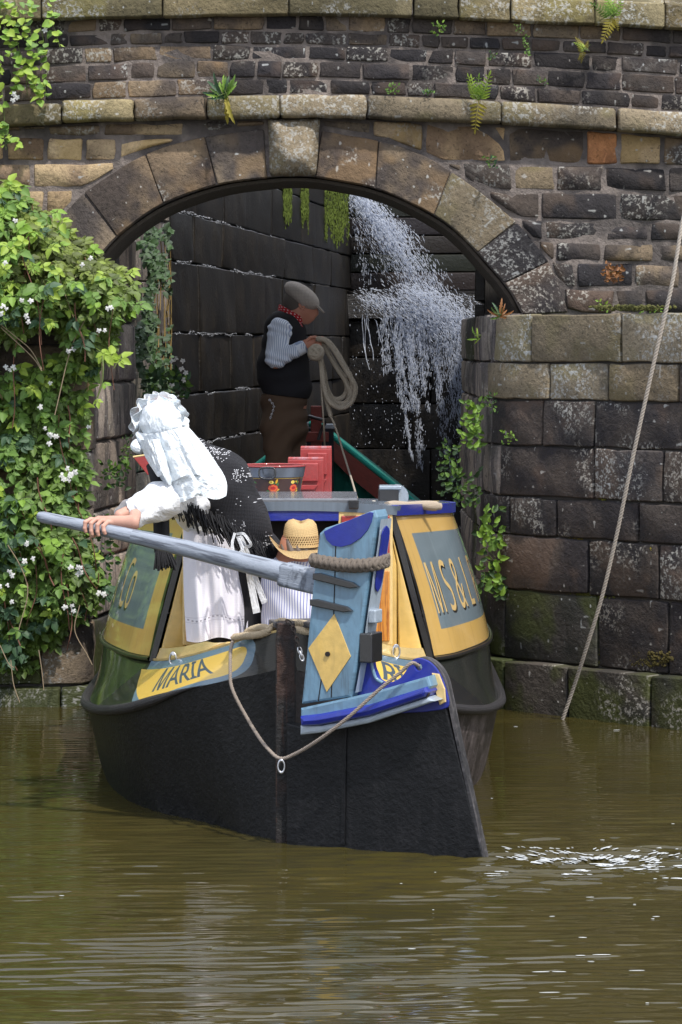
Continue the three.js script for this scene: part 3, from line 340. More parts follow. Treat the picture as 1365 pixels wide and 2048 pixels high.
// ------------------------------------------------------------------ the narrowboat, seen from its stern
const BX = -.244, BD = 13.4, W3 = (x, y, w) => V(BX + x, y, -BD - w);
const boat = thing('narrowboat', 'old horse-drawn narrowboat with yellow and grey cabin, black hull and swung blue rudder', 'narrowboat', V(BX, 0, -BD));
const gloss = (c, r = .35, o = {}) => phys(c, r, { clearcoat: .8, clearcoatRoughness: .12, bumpMap: grainBump, bumpScale: .002, ...o });
const wearTex = (base, dirt, seed, amt = .5) => tex(512, 512, (u, v) => { const b = fbm(u, v, 4, 4, seed), f = fbm(u, v, 40, 3, seed + 3), st = fbm(u * 1, v * .15, 40, 3, seed + 5, false); let c = mix3(base, dirt, amt * (SS(b, .5, .75) * .6 + SS(st, .56, .75) * .5)); return c.map((k) => k * (.86 + .28 * f)); });
const M = { yellow: gloss([1, 1, 1], .45, { map: wearTex([.70, .47, .13], [.42, .28, .09], 101, .55) }), cream: gloss([1, 1, 1], .45, { map: wearTex([.72, .53, .22], [.5, .35, .14], 102, .4) }), blue: gloss([1, 1, 1], .45, { map: wearTex([.010, .022, .27], [.03, .05, .22], 119, .5), clearcoat: .35 }), navy: gloss([.008, .014, .17], .35), grey: gloss([1, 1, 1], .5, { map: wearTex([.19, .27, .36], [.12, .17, .22], 103, .5) }), paleblue: gloss([1, 1, 1], .55, { map: wearTex([.13, .25, .36], [.075, .13, .18], 104, .8) }), palegrey: gloss([1, 1, 1], .5, { map: wearTex([.34, .40, .47], [.2, .24, .28], 105, .7) }),
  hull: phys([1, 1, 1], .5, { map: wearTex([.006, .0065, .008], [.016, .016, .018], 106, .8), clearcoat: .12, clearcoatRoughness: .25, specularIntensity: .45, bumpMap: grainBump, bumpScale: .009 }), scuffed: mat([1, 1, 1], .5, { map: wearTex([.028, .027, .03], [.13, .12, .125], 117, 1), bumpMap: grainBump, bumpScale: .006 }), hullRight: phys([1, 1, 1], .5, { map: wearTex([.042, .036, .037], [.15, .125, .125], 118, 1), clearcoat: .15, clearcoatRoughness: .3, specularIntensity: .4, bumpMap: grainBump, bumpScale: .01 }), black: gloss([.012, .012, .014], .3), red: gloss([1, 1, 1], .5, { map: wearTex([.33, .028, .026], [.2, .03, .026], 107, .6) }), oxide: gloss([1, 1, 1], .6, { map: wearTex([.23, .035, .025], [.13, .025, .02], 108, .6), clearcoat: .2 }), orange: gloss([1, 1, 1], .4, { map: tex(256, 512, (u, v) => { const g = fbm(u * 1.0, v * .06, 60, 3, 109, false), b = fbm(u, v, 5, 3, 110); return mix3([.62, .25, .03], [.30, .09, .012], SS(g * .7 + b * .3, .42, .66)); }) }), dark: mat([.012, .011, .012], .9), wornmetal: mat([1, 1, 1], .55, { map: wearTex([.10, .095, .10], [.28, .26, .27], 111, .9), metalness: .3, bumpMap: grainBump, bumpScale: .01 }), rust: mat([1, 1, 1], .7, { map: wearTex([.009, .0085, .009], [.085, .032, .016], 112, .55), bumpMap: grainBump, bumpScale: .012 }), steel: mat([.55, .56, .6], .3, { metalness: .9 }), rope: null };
const HT = [[0, .045, .76, .03, .93, .03], [.1, .13, .73, .10, .905, .13], [.25, .30, .68, .18, .875, .23], [.4, .45, .63, .27, .83, .31], [.6, .60, .56, .38, .78, .45], [.8, .73, .50, .46, .74, .60], [1.1, .86, .45, .57, .69, .75], [1.5, .97, .41, .69, .645, .87], [2, 1.05, .39, .85, .62, .96], [3, 1.07, .38, 1.045, .60, 1.04], [4.8, 1.07, .38, 1.045, .60, 1.05], [7.2, 1.05, .42, 1.03, .64, 1.03], [9, .72, .52, .76, .78, .66], [10.3, .06, .62, .05, 1.0, .04]];
const hullAt = (w) => { const [G, hg, T, ht, WL] = interp(HT, w); return { G, hg, T, ht, WL }; };
const wv = (v) => { const a = v * v * .35 + v * .65; return a * 10.3; };
for (const s of [-1, 1]) {
  const hs = part('hull_side', grid(90, 10, (u, v) => { const w = wv(u), h = hullAt(w), y = L(-.4, h.hg, v), t = (y) => (y < 0 ? h.WL * (1 + y * .25) : L(h.WL, h.G, Math.pow(y / h.hg, .8))); return W3(s * t(y), y, w); }), s > 0 ? M.hullRight : M.hull, boat); { const q = hs.geometry.attributes.uv; for (let i = 0; i < q.count; i++) q.setXY(i, q.getX(i) * 9, q.getY(i) * 1.1); }
  part('upper_side', grid(70, 4, (u, v) => { const w = L(1.48, 10.3, u), h = hullAt(w); return W3(s * L(h.G, h.T, v), L(h.hg, h.ht, v), w); }), gloss([.014, .018, .014], .22, { clearcoat: 1 }), boat);
  const gp = []; for (let i = 0; i <= 60; i++) { const w = .3 + Math.pow(i / 60, 1.3) * 9.8, h = hullAt(w); gp.push(W3(s * (h.G + .012), h.hg, w)); }
  part('rubbing_strake', taper(gp, (v) => .024 * SS(v, -.002, .05), 0, 120, 8), mat([1, 1, 1], .5, { map: wearTex([.022, .02, .022], [.11, .10, .105], 115, .9), bumpMap: grainBump, bumpScale: .01 }), boat);
  // the name band on the quarter
  const cum = [0]; const N = 60, at = (i) => { const h = hullAt(i / N * 1.5); return V((h.G + h.T) / 2, (h.hg + h.ht) / 2, i / N * 1.5); }; for (let i = 1; i <= N; i++) cum.push(cum[i - 1] + at(i).distanceTo(at(i - 1)));
  const U = (w) => { const k = w / 1.5 * N, i = Math.min(N - 1, Math.floor(k)); return L(cum[i], cum[i + 1], k - i) / cum[N]; };
  const bandTex = canvasTex(2048, 512, (c, Wd, Hd) => { // drawn as seen from outside: sternpost at the right on the left side, at the left on the right side
    const X = (w) => (s < 0 ? 1 - U(w) : U(w)) * Wd; c.fillStyle = '#090b0b'; c.fillRect(0, 0, Wd, Hd);
    const shape = (in1, top, bot, endW) => { c.beginPath(); const e = X(endW), r = (bot - top) * .42, d = s < 0 ? -1 : 1; c.moveTo(X(1.5) - d * 0, top); c.lineTo(e + d * r, top); c.quadraticCurveTo(e, top, e, top + r); c.lineTo(e, bot - r); c.quadraticCurveTo(e, bot, e + d * r, bot); c.lineTo(X(.82), bot); c.closePath(); c.fill(); };
    c.fillStyle = '#5f7889'; shape(0, 0, Hd, .135); c.fillStyle = '#d9b552'; shape(0, Hd * .17, Hd * .86, .185);
    c.fillStyle = '#ecc35f'; for (let i = 0; i < 140; i++) { c.globalAlpha = .05; c.fillRect(hash2(i, 1) * Wd, hash2(i, 2) * Hd, 60 + 200 * hash2(i, 3), 4 + 20 * hash2(i, 4)); } c.globalAlpha = 1;
    const a = X(s < 0 ? .80 : .12), b = X(s < 0 ? .33 : .80); c.save(); c.translate(a, Hd * .70); c.transform(1, 0, s < 0 ? 1.0 : -.85, 1, 0, 0); c.font = '300px sans-serif'; const tw = c.measureText('MARIA').width; c.scale((b - a) / tw, 1.22); c.fillStyle = '#46545f'; c.strokeStyle = '#46545f'; c.lineWidth = 10; c.fillText('MARIA', 0, 0); c.strokeText('MARIA', 0, 0); c.restore(); });
  const band = grid(60, 5, (u, v) => { const k = (s < 0 ? 1 - u : u), w = (() => { let lo = 0, hi = 1.5; for (let i = 0; i < 24; i++) { const m = (lo + hi) / 2; if (U(m) < k) lo = m; else hi = m; } return lo; })(), h = hullAt(w); return W3(s * (L(h.G, h.T, v) + .002), L(h.hg, h.ht, v), w); });
  part('name_band', band, phys([1, 1, 1], .4, { map: bandTex, clearcoat: .45, clearcoatRoughness: .1, bumpMap: grainBump, bumpScale: .0015 }), boat);
  // deck edge and coaming round the steering well
  const dk = thick(50, 2, (u, v) => { const w = L(.02, 1.5, u), h = hullAt(w), i = Math.max(.015, h.T - .16 * SS(w, .2, .8) - .05); return W3(s * L(i, h.T - .004, s > 0 ? v : 1 - v), h.ht + .002 + .008 * Math.sin(v * 3), w); }, .01);
  part('deck_edge', dk, M.cream, boat);
  part('coaming', thick(50, 1, (u, v) => { const w = L(.5, 1.5, u), h = hullAt(w); return W3(s * (h.T - .05 - .02 * v), h.ht + .004 + v * .05 * SS(w, .5, .75), w); }, .03 * -s), M.cream, boat);
  part('well_side', grid(20, 2, (u, v) => { const w = L(.3, 1.5, u), h = hullAt(w); return W3(s * Math.max(.02, h.T - .19 * SS(w, .2, .8) - .04), L(.3, h.ht, v), w); }), M.dark, boat);
  // mooring ring on the quarter
  const rq = P(s < 0 ? 349 : 792, s < 0 ? 1315 : 1300, BD + (s < 0 ? 1.12 : 1.02)), rg = new THREE.TorusGeometry(.032, .0065, 8, 20); rg.scale(.6, 1, 1); rg.rotateY(s * .5); rg.translate(rq.x, rq.y, rq.z + .09); const bolt = new THREE.CylinderGeometry(.008, .008, .08, 8); bolt.rotateX(1.5); bolt.translate(rq.x, rq.y + .025, rq.z + .06); part('mooring_ring', mergeGeometries([rg, bolt]), M.steel, boat);
}
part('well_floor', thick(10, 2, (u, v) => { const w = L(.35, 1.5, u), h = hullAt(w); return W3((v - .5) * 2 * Math.max(.02, h.T - .2), .32, w); }, .02), mat([.05, .04, .035], .9), boat);
// sternpost, rusty at the head
{ const b = extrude([[-.045, -.5], [.045, -.5], [.045, .9], [.038, .975], [-.038, .975], [-.045, .9]], .13, .006); b.translate(BX, 0, -BD - .07); part('sternpost', b, M.rust, boat);
  part('deck_plate', boxAt(BX + .1, .955, -BD - .16, .34, .03, .16, .008, [0, .2, 0]), M.wornmetal, boat); }
// cabin
const cabT = [[1.5, .50], [2, .62], [3, .84], [4.8, .84]], topHalf = (w) => interp(cabT, w)[0], roofY = (w) => interp([[1.4, 1.368], [3, 1.298], [4.9, 1.212]], w)[0], ROOF = 1.362;
const C0 = 1.5, C1 = 4.75;
for (const s of [-1, 1]) {
  const t = canvasTex(2048, 512, (c, Wd, Hd) => { const mx = Wd / (C1 - C0), X = (w) => (s < 0 ? Wd - (w - C0) * mx : (w - C0) * mx), rect = (w0, w1, y0, y1) => c.fillRect(Math.min(X(w0), X(w1)), y0 * Hd, Math.abs(X(w1) - X(w0)), (y1 - y0) * Hd);
    c.fillStyle = '#dfb565'; c.fillRect(0, 0, Wd, Hd); c.fillStyle = '#77878f'; rect(C0 + .26, C1 - .2, .13, .8); c.fillStyle = '#101114'; rect(C0, C0 + .045, 0, 1); c.fillRect(0, Hd * .975, Wd, Hd * .025);
    for (let i = 0; i < 260; i++) { c.globalAlpha = .035; c.fillStyle = i % 2 ? '#fff' : '#221a10'; c.fillRect(hash2(i, 11) * Wd, hash2(i, 12) * Hd, 4 + 14 * hash2(i, 13), 30 + 200 * hash2(i, 14)); } c.globalAlpha = 1;
    const words = s > 0 ? [['M', 1.76, 1.99], ['S', 2.07, 2.24], ['&', 2.31, 2.5], ['L', 2.58, 2.74], ['R', 2.83, 3.05], ['Co', 3.2, 3.55]] : [['Co', 2.62, 2.25], ['R', 3.02, 2.78], ['L', 3.5, 3.2], ['&', 3.8, 3.55], ['S', 4.1, 3.85], ['M', 4.4, 4.12]];
    c.font = '300px sans-serif'; for (const [wd, w0, w1] of words) { const a = X(w0), b = X(w1), ts = c.measureText(wd).width, mt = 218; for (const [col, dx, dy] of [['#15120d', s * 7, 9], ['#efcb86', 0, 0]]) { c.save(); c.translate(Math.min(a, b) + dx, Hd * .69 + dy); c.scale(Math.abs(b - a) / ts, .36 * Hd / mt); c.fillStyle = col; c.fillText(wd, 0, 0); c.restore(); } } });
  part('cabin_side', grid(50, 6, (u, v) => { const w = s < 0 ? L(C1, C0, u) : L(C0, C1, u), h = hullAt(w), half = L(h.T + .004, topHalf(w), v) + .015 * Math.sin(v * Math.PI); return W3(s * half, L(h.ht + .006, roofY(w), v), w); }), phys([1, 1, 1], .34, { map: t, clearcoat: 1, clearcoatRoughness: .08, bumpMap: grainBump, bumpScale: .0012 }), boat);
  // black iron corner strip with its rivets
  const strip = thick(2, 12, (u, v) => { const h = hullAt(C0); return W3(s * (L(h.T, topHalf(C0), v) + .012 - .03 * u), L(h.ht, ROOF, v), C0 - .006); }, -.012 * s); part('corner_strip', strip, M.black, boat);
  part('bottom_bead', tube(Array.from({ length: 20 }, (_, i) => { const w = L(C0, C1, i / 19), h = hullAt(w); return W3(s * (h.T + .012), h.ht + .01, w); }), .011, 40, 6), M.black, boat);
  // blue edge of the roof and yellow planks of the bulkhead
  part('roof_edge', thick(30, 1, (u, v) => { const w = L(C0 - .04, C1, u); return W3(s * (topHalf(w) + .02), roofY(w) + .05 - .052 * v, w); }, .03 * -s), M.blue, boat);
  const bx = [.26, .405, .52, .7]; for (let i = 0; i < 3; i++) { const f = (x, y) => { const lim = L(hullAt(C0).T, topHalf(C0), CL((y - .645) / (ROOF - .645), 0, 1)) - .028; return Math.min(x, lim); }; const q = (u, v) => { const y = L(ROOF, .65, v); return W3(s * L(f(bx[i], y), f(bx[i + 1], y), u), y, C0 + .004); }; if (f(bx[i + 1], .7) - f(bx[i], .7) > .01) part('bulkhead_plank', stoneGeo(q, Zp, { joint: .003, bulge: .001, rough: .003, uneven: .004, tilt: .001, chamfer: .005, proud: .012, back: .03, wobble: 0 }), M.yellow, boat); }
  // cabin door folded back, red panel over a grained one
  const dx0 = s < 0 ? 366 : 677, dx1 = s < 0 ? 470 : 786, q0 = P(dx0, 1290, BD + C0 - .035), q1 = P(dx1, 1019, BD + C0 - .035), door = part('cabin_door', boxAt((q0.x + q1.x) / 2, (q0.y + q1.y) / 2, q0.z, q1.x - q0.x, q1.y - q0.y, .022, .006), M.cream, boat), dw = q1.x - q0.x, mx = (q0.x + q1.x) / 2;
  const pan = (y0, y1, m, n) => { const p = boxAt(0, 0, 0, dw - .03, y1 - y0, .02, .006); p.translate(mx, (y0 + y1) / 2, q0.z + .012); part(n, p, m, door).position.set(0, 0, 0); };
  pan(q1.y - .27, q1.y - .03, M.red, 'door_panel'); pan(q0.y + .02, q1.y - .3, M.orange, 'door_panel');
  if (s > 0) { const d = extrude([[-.07, 0], [0, .06], [.07, 0], [0, -.06]], .008, .002); d.translate(mx - .01, q1.y - .15, q0.z + .022); part('door_diamond', d, gloss([.8, .1, .09], .35), door).position.set(0, 0, 0); }
}
part('doorway_shade_panel', (() => { const g = new THREE.BoxGeometry(.98, .7, .04); g.translate(BX, .99, -BD - C0 - .08); return g; })(), M.dark, boat);  // near-black panel stands for the shade inside the doorway
part('cabin_roof', thick(14, 24, (u, v) => { const w = L(C0 - .05, C1 + .05, v), x = (u - .5) * 2; return W3(x * (topHalf(w) + .02), roofY(w) + .046 + .022 * (1 - x * x), w); }, .045), gloss([1, 1, 1], .5, { map: wearTex([.10, .13, .17], [.06, .075, .1], 113, .6) }), boat);
part('cabin_front', grid(4, 4, (u, v) => { const h = hullAt(C1); return W3(L(-1, 1, u) * L(h.T, topHalf(C1), v), L(h.ht, roofY(C1) + .05, v), C1); }), M.cream, boat);
{ // sliding hatch over the doorway
  const a = P(488, 1042, BD + C0 - .03), b = P(681, 1013, BD + C0 - .03); part('hatch_fascia', boxAt((a.x + b.x) / 2, (a.y + b.y) / 2, a.z, b.x - a.x, b.y - a.y, .03, .004), M.blue, boat);
  const c = P(484, 1010, BD + C0 - .05), e = P(716, 997, BD + C0 - .05); const hb = part('sliding_hatch', boxAt((c.x + e.x) / 2, (c.y + e.y) / 2, c.z - .36, e.x - c.x, c.y - e.y > 0 ? c.y - e.y : e.y - c.y, .72, .01), gloss([1, 1, 1], .5, { map: wearTex([.13, .14, .16], [.06, .065, .08], 114, .7) }), boat); part('hatch_end', boxAt(e.x - .02, c.y + .005, c.z + .01, .05, .045, .05, .006), M.black, hb).position.set(0, 0, 0); }
// hold: coamings, cross beam, side cloths in front
{
  for (const s of [-1, 1]) part('gunwale', thick(30, 1, (u, v) => { const w = L(C1, 10.2, u), h = hullAt(w); return W3(s * (h.T - .12 * v), h.ht + .03, w); }, .05 * s), M.oxide, boat);
  part('hold_floor', thick(6, 2, (u, v) => { const w = L(C1, 9.6, u), h = hullAt(w); return W3(h.T * (v - .5) * 1.9, .55, w); }, .04), mat([.06, .045, .035], .9), boat);
  part('stand_plank', boxAt(BX - .05, .86, -BD - 7.1, 1.5, .05, .3, .008), mat([.12, .09, .07], .9), boat);
  const d = BD + 8.6, ap = P(627, 846, d), rf = P(796, 980, d), lf = V(2 * ap.x - rf.x, rf.y, rf.z), ext = (f) => V(ap.x + (f.x - ap.x) * 1.75, ap.y + (f.y - ap.y) * 1.75, f.z), RF = ext(rf), LF = ext(lf);
  const green = mat([.0, .15, .12], .75, { bumpMap: grainBump, bumpScale: .006, side: THREE.DoubleSide }), edge = mat([.015, .42, .34], .6);
  for (const [f, n] of [[RF, 1], [LF, -1]]) {
    part('side_cloth', thick(10, 10, (u, v) => ap.clone().lerp(f, u).add(V(n * .02 * Math.sin(u * 3.1), .012, -v * 1.15 + .02)), .012 * n), green, boat);
    const dir = f.clone().sub(ap).normalize(), nb = V(-dir.y, dir.x, 0).multiplyScalar(n); const rim = thick(10, 1, (u, v) => ap.clone().lerp(f, u).addScaledVector(nb, -.012 - v * .13 * (.55 + .45 * Math.min(1, u * 3))).add(V(0, 0, .03)), .03 * n); part('rim_board', rim, M.oxide, boat);
    part('cloth_edge', tube([ap.clone().add(V(n * .0, .014, .035)), ap.clone().lerp(f, .5).add(V(0, .012, .035)), f.clone().add(V(0, .012, .035))], .018, 20, 6), edge, boat);
    part('inner_curtain', grid(30, 4, (u, v) => { const a = ap.clone().lerp(f, u).add(V(0, -.1, -.12)); a.y = L(a.y, .7, v); a.z += .03 * Math.sin(u * 46 + v * 2) + .05 * v; return a; }), green, boat);
  }
}
{ // mast and stand
  const d = BD + 8.1, bm = (x0, y0, x1, y1, dd, dep, m, n, par = boat) => { const a = P(x0, y1, dd), b = P(x1, y0, dd); return part(n, boxAt((a.x + b.x) / 2, (a.y + b.y) / 2, a.z - dep / 2, b.x - a.x, b.y - a.y, dep, .006), m, par); };
  const mast = bm(622, 812, 644, 905, d, .08, M.oxide, 'mast'); const k1 = bm(606, 864, 658, 884, d - .02, .1, M.oxide, 'mast_collar', mast); k1.position.set(0, 0, 0); const k2 = bm(600, 845, 618, 858, d, .12, M.palegrey, 'mast_plate', mast); k2.position.set(0, 0, 0); const k4 = bm(650, 848, 672, 858, d, .12, M.palegrey, 'mast_plate', mast); k4.position.set(0, 0, 0); bm(597, 856, 668, 1000, d + .3, .06, mat([.02, .022, .03], .8), 'mast_beam');
  part('mast_hook', tube([P(614, 838, d - .1), P(618, 833, d - .1), P(630, 836, d - .12), P(650, 843, d - .12), P(644, 858, d - .1), P(637, 880, d - .1)], .012, 30, 7), mat([.07, .07, .08], .4, { metalness: .6 }), mast).position.set(0, 0, 0);
}

// rudder swung across the stern
const RA = 24.5 * Math.PI / 180, RD = V(Math.cos(RA), 0, Math.sin(RA)), RN = V(-Math.sin(RA), 0, Math.cos(RA)), H0 = V(BX, 0, -BD + .07);
const rp = (px, py, off = 0) => { const p = hit(px, py, H0.clone().addScaledVector(RN, off), RN).sub(H0); return [p.dot(RD), p.y]; };
const rw = (r, y, off = 0) => H0.clone().addScaledVector(RD, r).addScaledVector(RN, off).setY(y);
const rBasis = new THREE.Matrix4().makeBasis(RD, V(0, 1, 0), RN);
function rSlab(pts, off, t, bevel = .006, n = 0) { let q = pts.map(([x, y]) => rp(x, y, off)); if (n) q = smoothLine([...q, q[0]], n).slice(0, -1); const g = extrude(q, t, bevel); g.translate(0, 0, off - t); g.applyMatrix4(rBasis); g.translate(H0.x, 0, H0.z); return g; }
const rudder = part('rudder', rSlab([[574, 1445], [600, 1452], [880, 1398], [893, 1410], [970, 1722], [980, 1790], [574, 1790]], .02, .05, .008), M.hull, boat);
const sub = (n, g, m) => { const k = part(n, g, m, rudder); k.position.set(0, 0, 0); return k; };
{
  // scooped blue shoulder of the blade
  const top = [[712, 1312], [722, 1302], [733, 1303], [741, 1318], [745, 1338], [752, 1357], [765, 1366], [785, 1364], [803, 1354], [815, 1338], [824, 1322], [836, 1316], [852, 1319], [868, 1330], [882, 1350], [893, 1378], [898, 1412], [880, 1420], [700, 1430]];
  const hole = []; const [hr, hy] = rp(838, 1334, .03); for (let i = 0; i < 14; i++) hole.push([hr + .016 * Math.cos(i / 14 * 6.283), hy + .016 * Math.sin(i / 14 * 6.283)]);
  const outline = smoothLine(top.map(([x, y]) => rp(x, y, .03)), 70); const g = extrude(outline, .05, .004, [hole]); g.translate(0, 0, -.02); g.applyMatrix4(rBasis); g.translate(H0.x, 0, H0.z); sub('shoulder', g, M.blue);
  sub('shoulder_edge', tube([[718, 1304], [730, 1301], [741, 1316], [746, 1338], [753, 1357], [766, 1366]].map(([x, y]) => rw(...rp(x, y, .034), .034)), .008, 30, 6), M.paleblue);
  // iron band down the trailing edge
  const eb = [[826, 1318], [840, 1314], [858, 1318], [876, 1332], [890, 1356], [899, 1392], [915, 1470], [935, 1560], [955, 1650], [971, 1724]].map(([x, y]) => rp(x, y, .01)); sub('iron_edge', (() => { const pts = eb.map(([r, y]) => rw(r, y, 0)), c = curve(pts); return thick(60, 1, (u, v) => c.getPointAt(u).addScaledVector(RN, .026 - v * .052).addScaledVector(RD, .006), .012); })(), M.scuffed);
  sub('cream_cheek', rSlab([[864, 1346], [878, 1348], [890, 1378], [892, 1404], [880, 1410], [872, 1385]], .040, .02, .003), M.cream);
  // beams along the head of the blade
  sub('blade_beam', rSlab([[603, 1416], [740, 1386], [858, 1352], [864, 1372], [858, 1384], [740, 1420], [603, 1436]], .11, .16, .01), M.paleblue);
  sub('blade_beam', rSlab([[602, 1432], [640, 1428], [740, 1409], [852, 1374], [858, 1384], [852, 1394], [740, 1432], [640, 1450], [604, 1452]], .14, .10, .022), M.blue);
  sub('blade_beam', rSlab([[602, 1450], [640, 1451], [740, 1432], [856, 1394], [872, 1402], [740, 1446], [640, 1466], [602, 1470]], .125, .12, .012), M.palegrey);
  sub('bolt', (() => { const g = new THREE.CylinderGeometry(.014, .014, .02, 12); g.rotateX(Math.PI / 2); g.applyMatrix4(rBasis); g.translate(...rw(...rp(853, 1388, .13), .13).toArray()); return g; })(), M.rust);
  sub('blade_strap', rSlab([[686, 1450], [694, 1448], [690, 1690], [682, 1690]], .034, .012, .003), M.hull);
  // upright stock with rounded head
  const head = [[605, 1408], [613, 1330], [622, 1230], [632, 1130], [641, 1066], [652, 1056], [700, 1040], [738, 1024], [752, 1020], [757, 1034], [752, 1080], [740, 1160], [726, 1260], [716, 1330], [704, 1394]];
  const so = head.map(([x, y]) => rp(x, y, .095)); const sg = extrude(so, .105, .012); sg.translate(0, 0, .095 - .105); sg.applyMatrix4(rBasis); sg.translate(H0.x, 0, H0.z);
  { const q = sg.attributes.uv; for (let i = 0; i < q.count; i++) q.setXY(i, q.getX(i) * 1.7, q.getY(i) * .8); } const stock = sub('stock', sg, M.paleblue);
  for (const x of [.5]) sub('stock_joint', rSlab([[672, 1055], [674, 1055], [664, 1395], [662, 1395]], .1085, .004, 0), M.dark);
  sub('stock_joint', rSlab([[644, 1345], [646, 1345], [638, 1402], [636, 1402]], .1085, .004, 0), M.dark);
  sub('blue_scroll', rSlab([[648, 1063], [672, 1051], [705, 1038], [740, 1024], [747, 1026], [743, 1045], [736, 1060], [722, 1076], [702, 1089], [682, 1094], [665, 1091], [653, 1079]], .1105, .01, .001), M.blue);
  // end face of the stock: paler, with a long blue drop
  const endF = (y, t, lift = .014) => { // point on the end face at height y, t 0 front .. 1 back
    let r = 0; for (let i = 8; i + 1 < so.length; i++) if ((so[i][1] - y) * (so[i + 1][1] - y) <= 0) { r = L(so[i][0], so[i + 1][0], (y - so[i][1]) / (so[i + 1][1] - so[i][1] || 1)); break; } return rw(r + lift, y, .105 - .125 * t); };
  const yT = so[9][1] - .01, yB = so[14][1] + .02; const eg = grid(4, 24, (u, v) => endF(L(yT, yB, v), L(.03, .97, u), .0155)); sub('stock_end', eg, M.palegrey);
  const dropW = (v) => .34 * Math.sqrt(Math.min(1, v * 9)) * (v > .9 ? Math.sqrt((1 - v) * 10) : 1) * (1 - .25 * v); sub('blue_drop', thick(8, 24, (u, v) => endF(L(yT - .03, L(yT, yB, .42), v), .5 + (u - .5) * 2 * dropW(v), .0185), .004), M.blue);
  for (const [y0, m] of [[.56, M.palegrey], [.74, M.black]]) { const p = endF(L(yT, yB, y0), .45, .03); const b = boxAt(0, 0, 0, m === M.black ? .12 : .08, m === M.black ? .13 : .06, m === M.black ? .06 : .035, .008); const mm = new THREE.Matrix4().makeBasis(RN.clone(), V(0, 1, 0), RD.clone().negate()); b.applyMatrix4(mm); b.translate(p.x, p.y, p.z); sub('end_block', b, m); }
  sub('diamond', rSlab([[669, 1228], [702, 1313], [654, 1384], [617, 1297]], .1105, .006, .001), M.yellow);
  for (const q of [[[626, 1147], [640, 1146], [706, 1165], [718, 1174], [700, 1177], [626, 1159]], [[620, 1199], [634, 1198], [694, 1213], [705, 1222], [688, 1225], [620, 1211]]]) sub('iron_strap', rSlab(q,   .122, .016, .004), M.black);
  const bn = new THREE.CylinderGeometry(.011, .011, .012, 10); bn.rotateX(Math.PI / 2); bn.applyMatrix4(rBasis); bn.translate(...rw(...rp(656, 1308, .114), .114).toArray()); sub('bolt', bn, M.rust);
  // tiller
  const wood = mat([1, 1, 1], .55, { map: tex(512, 512, (u, v) => { const g = fbm(u * .9, v * .08, 70, 4, 121, false), b = fbm(u, v, 5, 4, 122), c = mix3([.30, .335, .40], [.13, .145, .18], SS(g, .45, .68)); return mix3(c, [.19, .13, .09], .75 * SS(b, .63, .74)).map((k) => k * (.8 + .3 * b)); }), bumpMap: grainBump, bumpScale: .004 });
  const t0 = rw(...rp(660, 1170, 0)), t1 = rw(...rp(78, 1033, 0)); const pts = [0, .2, .4, .6, .8, 1].map((k) => t0.clone().lerp(t1, k).add(V(0, .012 * Math.sin(k * 3.1), 0)));
  const tg = taper(pts, (v) => L(.052, .027, Math.min(1, v * 1.12)) + (v > .985 ? -.006 : 0), 0, 60, 18); { const q = tg.attributes.uv; for (let i = 0; i < q.count; i++) q.setXY(i, q.getX(i) * .35, q.getY(i) * 1.5); } sub('tiller', tg, wood);
  sub('tiller_socket', (() => { const a = t0.clone().lerp(t1, .16), b = t0.clone().lerp(t1, .02), c = a.clone().add(b).multiplyScalar(.5), g = new RoundedBoxGeometry(a.distanceTo(b), .105, .1, 3, .02); g.applyMatrix4(rBasis); g.rotateZ(0); g.applyMatrix4(new THREE.Matrix4().makeRotationAxis(RN, -Math.atan2(t1.y - t0.y, Math.hypot(t1.x - t0.x, t1.z - t0.z)))); g.translate(c.x, c.y, c.z); const q = g.attributes.uv; for (let i = 0; i < q.count; i++) q.setXY(i, q.getX(i) * .12, q.getY(i) * .3); return g; })(), wood);
}
const ropeTex = (a, b) => { const t = tex(128, 128, (u, v) => { const k = Math.abs(Math.sin((u * 2 + v * 8) * Math.PI)); return mix3(b, a, SS(k, .1, .75)).map((x) => x * (.75 + .4 * hash2(u * 128, v * 128, 3))); }); return t; };
const ropeBumpTex = tex(128, 128, (u, v) => Math.abs(Math.sin((u * 2 + v * 8) * Math.PI)), false);
function ropeMat(a, b, rep) { const m = ropeTex(a, b), q = ropeBumpTex.clone(); m.repeat.set(rep, 1); q.repeat.set(rep, 1); q.needsUpdate = true; return mat([1, 1, 1], .95, { map: m, bumpMap: q, bumpScale: .006 }); }
